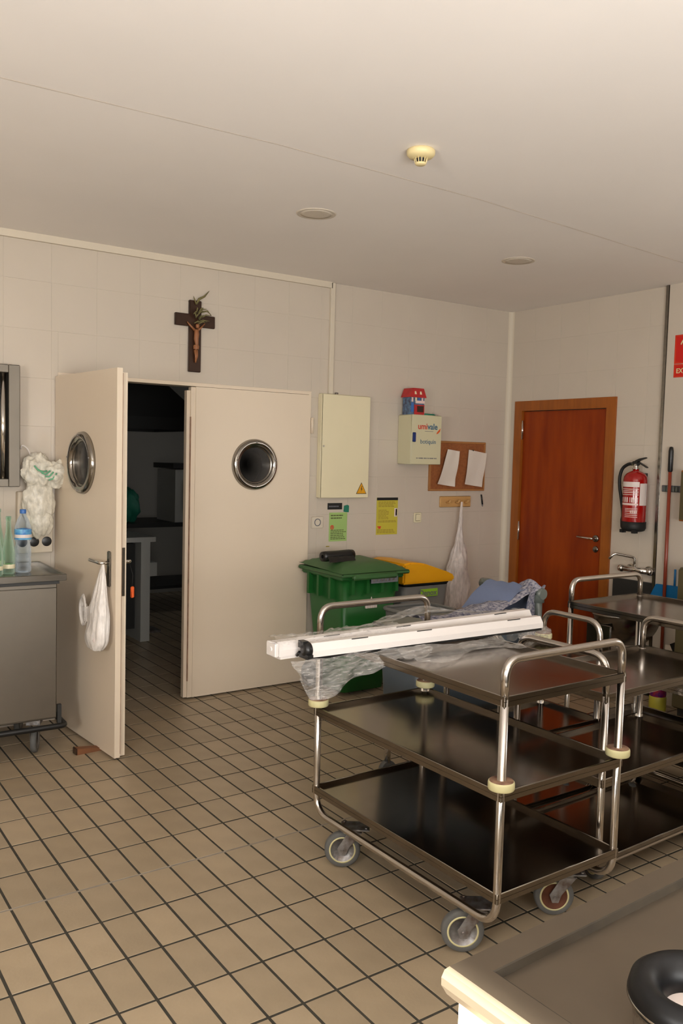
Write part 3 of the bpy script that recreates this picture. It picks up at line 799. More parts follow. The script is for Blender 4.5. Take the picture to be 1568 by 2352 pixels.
s_ = MB().prism([(.098, -.335), (.190, -.335), (.144, -.252)], -.0575, -.056, 'y', 'inkdark'); s_.prism([(.104, -.331), (.184, -.331), (.144, -.259)], -.0583, -.0575, 'y', 'yellow')
s_.prism([(.147, -.277), (.138, -.302), (.144, -.302), (.139, -.323), (.152, -.297), (.145, -.297), (.151, -.277)], -.0590, -.0583, 'y', 'inkdark')
s_.build('warning_sign', None, fb, label='yellow warning triangle')
MB().cyl((-.07, -.025, .362), (-.07, -.025, .376), .012).build('cable_gland', 'dull_metal', fb)

fa = thing('first_aid_box', 'small cream wall cabinet with printed front next to the cork board', 'cabinet', (4.106, YA, 1.73))
MB().box(-.142, .142, -.156, 0, -.182, .182, bev=.005).build('housing', 'enamel2', fa)
fd = MB().box(-.1415, .142, -.166, -.157, -.182, .182, bev=.003).build('door', 'enamel2', fa)
MB().box(-.138, -.106, -.172, -.166, -.018, .052, bev=.003).build('latch', 'latch', fd, label='dark blue latch')
text_mesh('lettering', 'umi', .062, 'textred', fd, (-.088, -.1665, .078), ROTA, bold=.001)
text_mesh('lettering', 'vale', .062, 'textblue', fd, (.005, -.1665, .078), ROTA, bold=.001)
MB().prism([(.092, .045), (.108, .050), (.126, .066), (.130, .088), (.112, .072), (.098, .058)], -.1675, -.166, 'y').build('logo_swoosh', 'orange', fd)
text_mesh('lettering', 'botiqu\u00edn', .046, 'textblue', fd, (-.062, -.1665, -.028), ROTA)
b = MB()
for k in range(14):
    w_ = random.uniform(.006, .012); b.box(-.095 + k*.0145, -.095 + k*.0145 + w_, -.1673, -.166, -.140, -.132)
b.build('small_print', 'inkgrey', fd, label='tiny grey print')
MB().box(-.02, .06, -.1673, -.166, .062, .065).build('underline', 'inkgrey', fd)

ht = thing('house_tin', 'little red-roofed house tin standing on the first-aid box', 'tin', (4.045, 4.925, 1.912), .0)
MB().box(-.065, .065, -.045, .045, 0, .135).build('wall', 'bluep', ht)
b = MB().prism([(-.078, .128), (.078, .128), (.050, .195), (-.050, .195)], -.055, .055, 'y')
b.build('roof', 'redp', ht)
for x in (-.028, .022):
    MB().prism([(x - .009, .150), (x + .009, .150), (x + .002, .172), (x - .009, .172)], -.0575, -.055, 'y').build('roof_window', 'enamel', ht)
MB().box(-.020, .064, -.052, -.045, .085, .105).build('awning', 'wtext', ht, label='pink awning')
MB().box(-.030, .065, -.048, -.045, .0, .075).build('shop_front', 'redp', ht, label='red shop front')
MB().box(-.004, .055, -.051, -.048, .022, .066).build('shop_window', 'darkwood', ht)
for x, c in ((-.050, 'wtext'), (-.016, 'enamel'), (.014, 'bluecap'), (.045, 'wtext')):
    MB().box(x - .007, x + .007, -.048, -.045, .100 if x > -.03 else .095, .127).build('shutter', c, ht)
MB().box(-.060, -.036, -.048, -.045, .02, .088).build('side_window', 'bluecap', ht)
cr = thing('cream_tube', 'small tube and foil packet lying on the first-aid box beside the house tin', 'tube', (4.155, 4.900, 1.9185))
MB().lathe([(0, -.03), (.006, -.03), (.0065, -.018), (.008, -.016), (.007, .07), (.001, .085)], (0, 0, .0015), (1, 0, 0), 14).build('body', 'teal', cr)
MB().lathe([(0, -.045), (.0065, -.045), (.0065, -.030), (0, -.030)], (0, 0, .0015), (1, 0, 0), 14).build('cap', 'white_label', cr)
def foil(u, v): return Vector((.055 + .055*u, -.02 + .035*v, .010 + .010*math.sin(u*7 + v*4) - .018*u*u))
MB().grid(foil, 8, 6, 'film').build('packet', None, cr)

cb = thing('cork_board', 'framed cork notice board partly behind the first-aid box', 'notice board', (4.565, YA, 1.538))
MB().box(-.28, .28, -.008, 0, -.18, .18).build('cork', 'cork', cb)
for a in ((-.293, .293, .178, .194), (-.293, .293, -.194, -.178), (-.293, -.277, -.178, .178), (.277, .293, -.178, .178)):
    MB().box(a[0], a[1], -.015, 0, a[2], a[3], bev=.002).build('frame_bar', 'cork_frame', cb)
def sheet(name, label, P, y, curl=.012, pins=None, cat='paper', m='paper'):
    A, B_, C_, D_ = [Vector((x, 0, z)) for x, z in P]     # top-left, top-right, bottom-right, bottom-left
    c = (A+B_+C_+D_)/4
    t = thing(name, label, cat, (c.x, y, c.z), 0, 'papers on the cork board')
    def f(u, v):
        p = (A*(1-u) + B_*u)*(1-v) + (D_*(1-u) + C_*u)*v - c
        return Vector((p.x, -.004 - curl*abs(math.sin(v*2.2 + u*1.5))*(.3 + v) - .004*math.sin(u*6 + v*3), p.z))
    b = MB().grid(f, 10, 14, m); b.build('sheet', None, t)
    if pins:
        MB().lathe([(.0, -.006), (.006, -.004), (.004, .006), (.006, .010), (0, .011)], (pins[0] - c.x, 0, pins[1] - c.z), (0, -1, 0), 10).build('pin', 'black', t)
    return t
sheet('paper_sheet', 'narrow white papers leaning on the left of the cork board', [(4.436, 1.668), (4.556, 1.655), (4.508, 1.378), (4.322, 1.400)], YA - .030, .02)
sheet('paper_sheet', 'white sheet pinned on the right of the cork board', [(4.668, 1.670), (4.862, 1.645), (4.815, 1.375), (4.625, 1.398)], YA - .018, .010, (4.71, 1.665))
hr = thing('hook_rack', 'short wooden rack with three pegs under the cork board', 'hook rack', (4.553, YA, 1.260))
MB().box(-.160, .160, -.016, 0, -.043, .043, bev=.003).build('board', 'lightwood', hr)
for x in (-.095, .0, .095):
    MB().tube([(x, -.014, -.005), (x, -.045, -.008), (x, -.060, .014)], .008, 10, fillet=.01, radii=None).build('peg', 'lightwood', hr)
# long milky bag hanging from the middle peg
def bagf(u, v):
    a = u*2*PI; z = 1.262 - .82*v
    if v < .28: r = .010 + .010*v/.28
    else:
        q = (v - .28)/.72; r = .020 + .105*math.sin(min(1, q*1.25)*PI/2)**1.2 - (.02*(q-.8)/.2 if q > .8 else 0)
    n = noise.noise(Vector((math.cos(a)*1.6, math.sin(a)*1.6, v*9)))*.03*min(1, v*2)
    n += .006*math.sin(a*9 + v*5)*min(1, v*3)
    cx = 4.545 - .035*v
    return Vector((cx + (r + n)*math.cos(a), 4.905 - .0 + (r*.55 + n*.4)*math.sin(a), z + n*.4))
tag(MB().grid(bagf, 32, 44, 'bagnet').build('hanging_bag', None), 'long milky plastic bag of bags hanging from the wooden peg rack', 'plastic bag')
pen = thing('marker_pen', 'black marker pen hanging on the wall right of the peg rack', 'pen', (4.842, YA - .008, 1.265), 0)
pb = MB().cyl((-.009, 0, .048), (.008, 0, -.030), .0065, n=10); pb.build('barrel', 'black', pen)
MB().cyl((.008, 0, -.030), (.0105, 0, -.048), .0055, .003, n=10).build('cap', 'inkgrey', pen)
sw = thing('light_switch', 'small cream rocker switch on the wall right of the yellow poster', 'switch', (4.176, YA, 1.141))
MB().box(-.038, .038, -.009, 0, -.038, .038, bev=.004).build('plate', 'enamel', sw)
MB().box(-.024, .022, -.014, -.009, -.026, .026, bev=.003).build('rocker', 'enamel', sw)
so = thing('wall_socket', 'white wall socket low beside the double door frame', 'socket', (3.262, YA, 1.126))
MB().box(-.050, .050, -.010, 0, -.042, .042, bev=.004).build('plate', 'white_trim', so)
MB().lathe([(0, .002), (.017, .002), (.020, .006), (.022, .014), (.026, .014), (.027, .008)], (0, 0, 0), (0, -1, 0), 24).build('socket_well', 'inkgrey', so)
def notice(name, label, x0, x1, z0, z1, m, bars, y=YA, extra=None, cat='notice'):
    t = thing(name, label, cat, ((x0+x1)/2, y, (z0+z1)/2))
    cx, cz = (x0+x1)/2, (z0+z1)/2
    MB().box(x0-cx, x1-cx, -.003, 0, z0-cz, z1-cz).build('sheet', m, t)
    w, h = x1-x0, z1-z0
    for mt, rows in bars.items():
        b = MB()
        for (u0, u1, v0, v1) in rows: b.box(-w/2 + w*u0, -w/2 + w*u1, -.0036, -.003, h/2 - h*v1, h/2 - h*v0)
        b.build('print', mt, t)
    return t
def words(u0, u1, v, hgt, seed, gap=.02):
    rr = random.Random(seed); out = []; x = u0
    while x < u1 - .03:
        w = min(rr.uniform(.06, .16), u1 - x); out.append((x, x + w, v, v + hgt)); x += w + gap
    return out
def lines(u0, u1, v0, v1, n, hg, seed):
    out = []
    for k in range(n): out += words(u0, u1 - random.Random(seed+k).uniform(0, .15), v0 + (v1-v0)*k/n, hg, seed + k)
    return out
n1 = notice('wall_notice', 'pale green printed notice under the fuse box', 3.366, 3.520, .986, 1.192, 'greenpaper',
    {'ink': lines(.08, .85, .08, .26, 2, .045, 5) + lines(.08, .97, .60, .96, 6, .030, 20)})
b = MB().lathe([(.010, 0), (.010, .0008), (.016, .0008), (.016, 0)], (-.052, -.003, -.002), (0, -1, 0), 20); b.box(-.057, -.047, -.0042, -.003, -.008, .006)
b.build('symbol', 'textred', n1, label='small red symbol')
notice('wall_label', 'black label with pale lettering under the fuse box', 3.350, 3.474, 1.214, 1.260, 'inkdark', {'inkgrey': words(.08, .75, .42, .2, 9)}, cat='label')
tag(MB().prism([(3.488, 1.198), (3.502, 1.194), (3.533, 1.192), (3.534, 1.240), (3.520, 1.246), (3.492, 1.240)], YA - .004, YA, 'y').build('teal_sticker', 'teal'), 'small teal green tag beside the black label', 'sticker')
n2 = notice('wall_notice', 'mustard yellow notice with a black header bar', 3.785, 3.982, 1.020, 1.296, 'yellowpaper',
    {'inkdark': [(0, 1, 0, .075)], 'inkbrown': lines(.08, .92, .11, .27, 4, .022, 50) + lines(.08, .62, .33, .6, 7, .02, 70) + lines(.08, .95, .62, .68, 2, .02, 90) + lines(.03, .95, .86, .97, 3, .022, 110),
     'white_label': [(.84, .98, .29, .52)], 'textred': [(.90, .965, .31, .49), (.05, .22, .77, .80), (.10, .20, .80, .84)]})
tag(MB().box(3.344, 3.372, YA - .003, YA, .948, .955).build('tape_scrap', 'inkbrown'), 'tiny brown scrap of tape on the wall above the green bin', 'tape')
# detail: small hooked stand-off cable between ceiling conduit and fuse box is part of trim_2

# ------------------------------------------------------------------ right wall
ex = thing('fire_extinguisher', 'red fire extinguisher hanging right of the timber door', 'fire extinguisher', (XB - .105, 3.668, 1.33))
MB().lathe([(0, -.165), (.060, -.165), (.078, -.150, 'red'), (.080, -.130), (.080, .150), (.076, .175), (.062, .196), (.040, .210), (.022, .216), (.020, .225), (0, .225)], (0, 0, 0), (0, 0, 1), 36, m='red').build('cylinder', None, ex)
b = MB().lathe([(.0, -.202), (.058, -.202), (.074, -.196), (.083, -.178), (.083, -.135), (.080, -.134)], (0, 0, 0), (0, 0, 1), 36)
b.box(-.07, -.03, .035, .06, -.212, -.19); b.box(-.07, -.03, -.06, -.035, -.212, -.19)
b.build('base_cup', 'blackrub', ex, label='black base cup')
def curved(name, a0, a1, zz0, zz1, m, r=.0808, lab=None, par=None):
    # patch on the cylinder; angle 0 looks along -x toward the camera side, positive toward +y
    b = MB()
    def f(u, v):
        a = a0 + (a1-a0)*u
        return Vector((-r*math.cos(a), r*math.sin(a), zz0 + (zz1-zz0)*v))
    b.grid(f, 10, 1, m); return b.build(name, None, par or ex, label=lab)
lb = curved('label_band', -.98, .86, .105, .140, 'white_label', lab='white label band')
curved('service_label', -1.85, -1.03, -.02, .13, 'white_label', .0812, lab='white service label')
k = 0
for zz, hh in ((.088, .005), (.076, .004), (.064, .006), (.050, .004)):
    curved('print_line', -.93, .78 - .1*(k % 2), zz, zz + hh, 'wtext', .0812, par=lb); k += 1
for q in range(8):
    curved('print_mark', -.90 + q*.21, -.90 + q*.21 + (.14 if q % 3 else .07), .0, .034, 'wtext', .0812, par=lb)
curved('print_line', -.93, .80, -.020, -.006, 'wtext', .0812, par=lb)
for zz in (-.045, -.055, -.065, -.078, -.090, -.102):
    curved('print_line', -.9, .2 + .5*((zz*1000) % 2 > 1), zz, zz + .0035, 'wtext', .0812, par=lb)
for q in range(4): curved('print_mark', -.85 + q*.15, -.75 + q*.15, -.072, -.058, 'wtext', .0813, par=lb)
b = MB().cyl((0, 0, .222), (0, 0, .262), .018, n=16); b.cyl((0, 0, .225), (0, 0, .235), .026, n=16)
b.build('valve_neck', 'chrome', ex)
b = MB().box(-.014, .014, -.022, .026, .252, .282, bev=.004)
b.prism([(.022, .272), (.0, .288), (-.03, .300), (-.075, .309), (-.078, .303), (-.035, .288), (-.005, .272)], -.012, .012, 'x')
b.prism([(-.018, .270), (-.045, .258), (-.088, .236), (-.090, .243), (-.045, .268), (-.018, .280)], -.010, .010, 'x')
b.build('trigger', 'black', ex, label='black squeeze handle')
MB().tube([(-.0, .026, .262), (-.0, .060, .262), (-.004, .108, .235), (-.006, .128, .175), (-.004, .126, .10), (.0, .110, .02), (.0, .094, -.06), (.0, .090, -.11)], .0115, 12, fillet=.05).build('hose', 'blackrub', ex, label='black hose')
MB().lathe([(0, -.05), (.013, -.05), (.016, 0), (.011, .03), (.0, .03)], (0, .091, -.130), (0, 0, 1), 16).build('nozzle', 'black', ex)
MB().cyl((0, .024, .262), (0, .048, .262), .011, n=12).build('hose_ferrule', 'lemon', ex, label='brass ferrule')
MB().box(.025, .105, -.02, .02, .14, .20).build('wall_bracket', 'black', ex)

sg = thing('fire_sign', 'red sign with a pictogram and lettering high right of the steel strip', 'sign', (XB - .03, 3.352, 2.315))
MB().box(-.003, 0, -.112, .112, -.05, .140).build('pictogram_panel', 'sign_red', sg)
MB().box(-.003, 0, -.112, .112, -.140, -.053).build('text_panel', 'sign_red', sg)
b = MB()
for (a, c, d, e) in ((-.106, .106, .133, .135), (-.106, .106, -.045, -.043), (-.106, -.104, -.045, .135), (.104, .106, -.045, .135), (-.106, .106, -.060, -.058), (-.106, .106, -.135, -.133), (-.106, -.104, -.135, -.058), (.104, .106, -.135, -.058)):
    b.box(-.0036, -.003, a, c, d, e)
b.build('border', 'orange', sg)
text_mesh('lettering', 'EXTINTOR', .044, 'phos', sg, (-.0032, .094, -.112), ROTB, sx=.92, bold=.0008)
b = MB(); b.prism([(.040, -.030), (-.030, -.030), (-.030, .075), (-.014, .095), (.024, .095), (.040, .075)], -.0036, -.003, 'x')
b.box(-.0036, -.003, -.006, .016, .095, .110)
b.tube([(-.0034, .012, .112), (-.0034, .050, .108), (-.0034, .066, .075)], .005, 6, fillet=.03)
b.build('pictogram', 'phos', sg, label='pale extinguisher pictogram')

bs = thing('wash_basin', 'steel hand basin on the wall below the fire extinguisher', 'basin', (XB - .03, 3.70, 0))
MB().box(-.008, .028, -.15, .17, .55, .775, bev=.003).build('splashback', 'dark', bs)
def bowl(u, v):
    a = u*PI; r = 1 - .0*v
    d = .36*math.sin(a); w = .215*math.cos(a) - .02
    k_ = 1 - .55*v*v
    return Vector((-d*k_, w*k_, .560 - .22*v))
b = MB().grid(bowl, 26, 8)
b.tube([(-.36*math.sin(PI*k/26), .215*math.cos(PI*k/26) - .02, .560) for k in range(27)], .010, 8)
b.grid(lambda u, v: Vector((-.34*math.sin(u*PI)*.45*v, .22*math.cos(u*PI)*.45*v, .340)), 26, 2)
b.build('bowl', 'steel', bs)
MB().cyl((-.12, 0, .10), (-.12, 0, .34), .02).build('drain_pipe', 'chrome', bs)
MB().box(-.36, -.34, -.10, .10, .30, .50, bev=.006).build('knee_plate', 'steel', bs)
fc = thing('wall_tap', 'chrome wall-mounted mixer tap above the steel basin', 'tap', (XB, 3.67, .855))
MB().cyl((-.0, -.075, .0), (-.012, -.075, .0), .032, n=20).build('flange', 'chrome', fc)
MB().cyl((-.0, .075, .0), (-.012, .075, .0), .032, n=20).build('flange', 'chrome', fc)
b = MB().cyl((-.055, -.10, 0), (-.055, .10, 0), .021, n=18); b.cyl((0, -.075, 0), (-.055, -.075, 0), .016); b.cyl((0, .075, 0), (-.055, .075, 0), .016)
b.build('mixer_body', 'chrome', fc)
for s_ in (-1, 1): MB().lathe([(0, 0), (.022, 0), (.026, .012), (.024, .032), (0, .036)], (-.055, s_*.10, 0), (0, s_, 0), 16).build('knob', 'chrome', fc)
MB().tube([(-.055, .01, .015), (-.055, .01, .085), (-.165, .10, .110), (-.185, .125, .070)], .009, 12, fillet=.02).build('spout', 'chrome', fc)

mp = thing('mop_handle', 'long red-brown pole with a black grip leaning in the wall clip', 'broom', (XB - .065, 3.425, 0))
MB().tube([(0, .0, .28), (0, .005, 1.56)], .0115, 12).build('pole', 'handle_red', mp)
MB().lathe([(.0125, 0), (.0165, .01), (.0165, .14), (.012, .165), (0, .17)], (0, .005, 1.545), (0, 0, 1), 14).build('grip', 'black', mp, label='black rubber grip')
MB().prism([(-.045, .10), (.045, .10), (.022, .27), (.010, .34), (-.010, .34), (-.022, .27)], -.018, .018, 'x').build('head', 'purple', mp, label='purple broom head')
b = MB()
for k in range(60):
    b.cyl((random.uniform(-.014, .014), random.uniform(-.045, .045), .105), (random.uniform(-.02, .02), random.uniform(-.06, .06), .0), .002, n=4)
b.build('bristles', 'purple', mp, kind='stuff')
wc = thing('wall_clip', 'grey spring-clip bar holding the red-brown pole', 'wall clip', (XB - .03, 3.42, 1.432))
MB().box(-.012, 0, -.12, .085, -.022, .022, bev=.003).build('bar', 'inkgrey', wc)
for y in (-.045, .045, .022, -.022):
    MB().box(-.042, -.012, y - .006, y + .006, -.018, .018, bev=.002).build('jaw', 'pipe', wc)
dp = thing('dustpan', 'blue dustpan hanging behind the far cart top', 'dustpan', (XB - .03, 3.43, .735))
b = MB().prism([(-.10, -.055), (.125, -.055), (.075, .045), (-.10, .050)], -.021, -.001, 'x'); b.build('pan', 'blue', dp)
MB().tube([(-.010, -.06, .03), (-.010, -.06, .1), (-.010, -.06, .16)], .007, 8).build('handle', 'blue', dp)
# dark board edge at the far right
bd = thing('tall_cupboard', 'dark olive tall cupboard at the right edge of the picture', 'cupboard', (XB - .04, 2.812, 0))
MB().box(-.42, 0, -.30, .25, .10, .97, bev=.004).build('body', 'olive', bd)
MB().box(-.44, -.422, -.295, .245, .11, .96, bev=.003).build('door', 'olive', bd)
MB().box(-.40, -.02, -.28, .23, 0, .10).build('plinth', 'dark', bd)
bx = thing('wall_cabinet', 'brown edged wall cabinet at the right edge beside the clip bar', 'cabinet', (XB - .03, 3.115, 1.36))
MB().box(-.14, 0, -.30, .165, -.13, .20, bev=.004).build('body', 'wood_trim', bx)
MB().box(-.15, -.141, -.29, .155, -.12, .19).build('door', 'olive', bx)

# bottle on the floor by the right wall
bt = thing('cleaner_bottle', 'purple bottle with a yellow base standing on the floor by the right wall', 'bottle', (4.80, 3.27, 0))
MB().lathe([(0, 0), (.050, 0), (.054, .01), (.054, .09), (.050, .10)], (0, 0, 0), (0, 0, 1), 24).build('base', 'lemon', bt, label='yellow lower part')
MB().lathe([(.050, .10), (.052, .11), (.052, .22), (.03, .26), (.018, .28), (.018, .30), (0, .30)], (0, 0, 0), (0, 0, 1), 24).build('body', 'purple', bt)
pn = thing('paper_holder', 'white card with a black slab propped by the broom at the right', 'card', (4.98, 3.30, 0))
MB().box(-.01, .0, -.16, .05, .0, .40).build('card', 'paper', pn)
MB().box(-.022, -.011, -.10, -.02, .30, .44, rot=Matrix.Rotation(-.5, 3, 'X')).build('slab', 'black', pn, label='black tilted slab')
MB().box(-.008, .06, -.15, .04, 0, .012).build('foot', 'paper', pn)
# floor drain channel
dc = thing('floor_drain', 'steel floor drain channel by the right wall', 'drain', (4.20, 2.88, 0.001))
MB().box(-.03, .65, -.05, .05, -.003, .0025).build('grating_frame', 'dark', dc)
for k in range(20): MB().box(-.01 + k*.032, .006 + k*.032, -.042, .042, .0025, .005).build('grating_bar', 'steel', dc)

# ------------------------------------------------------------------ left: heated cabinet with bottles
cx0, cy0 = 1.312, 4.425
hc = thing('holding_cabinet', 'stainless holding cabinet on castors at the left edge', 'cabinet', (cx0, cy0, 0), -.03)
MB().box(-.80, -.018, .012, .50, .185, .900, bev=.004).build('body', 'cab_steel', hc)
fr_ = MB().box(-.80, -.022, .0, .011, .195, .880, bev=.003).build('door', 'cab_steel', hc)
MB().tube([(-.62, .0, .70), (-.62, -.035, .70), (-.62, -.035, .45), (-.62, .0, .45)], .008, 8, fillet=.02).build('handle', 'chrome', fr_)
b = MB(); e = .022
b.box(-.83, e, -.022, .53, .928, .932)
b.box(-.83, e, -.026, -.010, .918, .952, bev=.002); b.box(-.83, e, .515, .53, .918, .952, bev=.002); b.box(e - .014, e, -.010, .515, .918, .952, bev=.002); b.box(-.83, -.816, -.01, .515, .918, .952)
b.build('tray_top', 'steel', hc)
MB().box(-.82, -.010, -.006, .505, .900, .918).build('shadow_gap', 'dark', hc, label='dark gap below the tray')
b = MB().tube([(-.80, -.012, .150), (.022, -.012, .150), (.022, .500, .150), (-.80, .500, .150)], .015, 12, fillet=.03, closed=True)
b.build('bumper_rail', 'black', hc, label='black bumper rail')
MB().box(-.016, .004, .0, .02, .16, .26).build('corner_bracket', 'dark', hc)
for x, y in ((-.12, .06), (-.12, .44), (-.70, .06), (-.70, .44)):
    c = MB().box(-.035, .035, -.035, .035, .160, .186).build('caster', 'dull_metal', hc, loc=(x, y, 0), rot=(0, 0, 1.15))
    MB().lathe([(0, -.014, 'dull_metal'), (.045, -.014, 'dull_metal'), (.048, -.016, 'rubber'), (.062, -.013), (.064, 0), (.062, .013), (.048, .016), (.045, .014, 'dull_metal'), (0, .014, 'dull_metal')], (.02, 0, .064), (0, 1, 0), 30, m='rubber').build('wheel', None, c)
    f = MB()
    for s_ in (-1, 1): f.prism([(-.02, .16), (.03, .16), (.034, .055), (.006, .055)], s_*.020, s_*.023, 'y')
    f.build('fork', 'dull_metal', c)
ztop = .9325
wb = thing('water_bottle', 'clear plastic water bottle with a blue label and cap on the cabinet', 'bottle', (1.185, 4.68, ztop))
MB().lathe([(0, .0), (.034, .0), (.042, .008), (.042, .03), (.039, .035), (.042, .045), (.042, .075), (.039, .082), (.042, .09), (.042, .135), (.038, .145), (.036, .160), (.043, .175), (.043, .235), (.040, .250), (.028, .285), (.015, .308), (.014, .320)], (0, 0, 0), (0, 0, 1), 32).build('body', 'pet', wb)
MB().lathe([(.0435, .178), (.0438, .180), (.0438, .232), (.0435, .234)], (0, 0, 0), (0, 0, 1), 32).build('label_wrap', 'bluelabel', wb, label='blue wrap label')
MB().lathe([(.0440, .188), (.0442, .190), (.0442, .204), (.0440, .205)], (0, 0, 0), (0, 0, 1), 32).build('label_band', 'white_label', wb)
MB().lathe([(.016, .316), (.0165, .318), (.0165, .336), (.015, .338), (0, .338)], (0, 0, 0), (0, 0, 1), 20).build('cap', 'bluecap', wb)
def gbottle(label, x, y, s=1.0):
    t = thing('glass_bottle', label, 'bottle', (x, y, ztop), 0, 'pale green glass bottles on the cabinet')
    MB().lathe([(0, 0), (.030*s, 0), (.033*s, .008), (.033*s, .11*s), (.031*s, .14*s), (.022*s, .19*s), (.014*s, .24*s), (.0125*s, .295*s), (.015*s, .298*s), (.015*s, .312*s), (.012*s, .314*s), (.0105*s, .29*s)], (0, 0, 0), (0, 0, 1), 28).build('body', 'greenglass', t)
    MB().lathe([(.0336*s, .03), (.0338*s, .032), (.0338*s, .05), (.0336*s, .052)], (0, 0, 0), (0, 0, 1), 28).build('label_wrap', 'enamel', t)
gbottle('slim pale green bottle just left of the water bottle', 1.105, 4.655, .97)
gbottle('taller pale green bottle cut off by the left edge', 1.092, 4.83, 1.06)
gbottle('green bottle at the very left edge in front', 1.035, 4.60, .9)

# wall hatch with steel frame
ha = thing('steel_hatch', 'steel framed hatch cabinet high on the wall at the left edge', 'wall cabinet', (.90, YA, 1.715))
b = MB(); w, h = .325, .335
b.box(-w, -w+.06, -.10, 0, -h, h, bev=.003); b.box(w-.060, w, -.10, 0, -h, h, bev=.003); b.box(-w+.06, w-.06, -.10, 0, h-.045, h, bev=.003); b.box(-w+.06, w-.06, -.10, 0, -h, -h+.045, bev=.003)
b.build('frame', 'cab_steel', ha)
MB().box(-w+.06, w-.06, -.03, 0, -h+.045, h-.045).build('panel', 'dark', ha, label='dark recessed panel')
MB().cyl((w-.085, -.075, -h+.045), (w-.085, -.075, h-.045), .016).build('bar', 'chrome', ha, label='bright vertical bar')
# bag dispenser panel with crumpled bags
dp2 = thing('bag_dispenser', 'pale wall dispenser with dark round openings, stuffed with plastic bags', 'dispenser', (1.34, YA, 1.25))
MB().box(-.115, .080, -.05, 0, -.250, .10, bev=.004).build('housing', 'wall_plain', dp2)
for x in (-.10, -.035, .035):
    MB().lathe([(0, .001), (.026, .001), (.028, .0)], (x + .01, -.0505, -.185), (0, -1, 0), 20).build('opening', 'black', dp2)
def crump(cx, cz, rx, rz, ry, y0, seed, amp=.22):
    def f(u, v):
        th = u*2*PI; ph = v*PI
        d = Vector((math.cos(th)*math.sin(ph), math.sin(th)*math.sin(ph), math.cos(ph)))
        n = 1 + amp*noise.noise(d*2.2 + Vector((seed, 0, 0))) + amp*.5*noise.noise(d*5 + Vector((0, seed, 0))) + amp*.12*noise.noise(d*11 + Vector((0, seed, 3)))
        return Vector((cx + rx*d.x*n, y0 + ry*d.y*n, cz + rz*d.z*n))
    return f
bgs = thing('bag_bundle', 'crumpled bundle of pale plastic bags with green print by the left wall', 'plastic bag', (1.34, 4.93, 1.25))
b = MB()
b.grid(crump(-.01, .03, .085, .15, .045, -.012, 1.0), 44, 32, 'bagbeige')
b.grid(crump(-.005, -.07, .072, .085, .040, -.02, 3.0), 40, 28, 'bagbeige')
b.grid(crump(-.015, .21, .090, .10, .05, -.012, 5.0, .28), 40, 28, 'bagbeige')
b.grid(crump(.09, .20, .085, .075, .05, -.03, 8.0, .3), 40, 28, 'bagbeige')
b.build('bags', None, bgs)
b = MB()
for k in range(5):
    b.tube([(-.05 + .02*k, -.072, .25 - .02*k), (-.03 + .02*k, -.078, .225 - .012*k), (.0 + .018*k, -.078, .215 + .008*math.sin(k))], .0045, 6)
b.build('green_print', 'greenprint', bgs)
MB().tube([(-.105, .0, .34), (-.10, -.01, .365), (-.07, -.012, .345), (-.055, -.01, .31)], .004, 6, fillet=.02).build('strap', 'batten', bgs)

# white carrier bag on the door lever
def carrier(u, v):
    a = u*2*PI; z = 1.018 - .44*v
    if v < .6: r = .012 + .088*(v/.6)
    else: r = .100 + .006*math.sin((v-.6)/.4*PI) - (.030*((v-.88)/.12)**2 if v > .88 else 0)
    n = .004*math.sin(a*11)*min(1, v*3)*(1 - v*.6) + noise.noise(Vector((math.cos(a)*2, math.sin(a)*2, v*5)))*.016*v
    return Vector((1.470 - .03*v + (r*.45 + n)*math.cos(a) , 4.245 + (r + n)*math.sin(a) + .012*v, z))
t = thing('carrier_bag', 'white carrier bag with bottles hanging from the lever of the open door', 'plastic bag', (0, 0, 0))
b = MB().grid(carrier, 48, 34, 'bagwhite')
b.grid(lambda u, v: Vector((1.44 + .031*math.cos(u*2*PI)*(1-v), 4.257 + .07*math.sin(u*2*PI)*(1-v), .578 - .014*v)), 24, 4, 'bagwhite')
b.build('bag', None, t)
def loopf(u, v):
    a = u*2*PI
    r = .058 + .010*math.sin(a*2)
    cy, cz = 4.435, .735
    w_ = (v - .5)*(.018 + .06*max(0, math.sin(a))**2)
    return Vector((1.436 + .012*math.sin(v*6), cy + (r + w_*.5)*math.cos(a)*.85, cz + (.062 + w_)*math.sin(a)))
MB().grid(loopf, 36, 6, 'bagwhite').build('loose_handle', None, t)
MB().grid(lambda u, v: Vector((1.434 + .01*math.sin(u*9), 4.325 + .15*u, .79 - .10*u*(1-u) - (.10 - .06*u)*v + .01*math.sin(u*6))), 14, 6, 'bagwhite').build('side_flap', None, t)
for (y, z, c, r) in ((4.322, .675, 'bluecap', .018), (4.302, .612, 'greenprint', .030), (4.21, .630, 'white_label', .036), (4.26, .65, 'pet', .034)):
    MB().lathe([(0, -r), (r*.8, -r*.8), (r, 0), (r*.8, r*.9), (r*.35, r*1.6), (0, r*1.7)], (1.440, y, z), (0, .2, 1), 16).build('contents', c, t)
# orange wedge on the floor
wd = thing('door_wedge', 'brown wooden door wedge on the floor under the open door', 'door wedge', (1.445, 4.37, 0), .08)
MB().prism([(-.075, 0), (.085, 0), (.085, .012), (-.075, .034)], -.022, .022, 'y').build('wedge', 'wedge', wd)
MB().box(-.080, -.070, -.024, .024, 0, .036, bev=.003).build('worn_end', 'darkwood', wd)

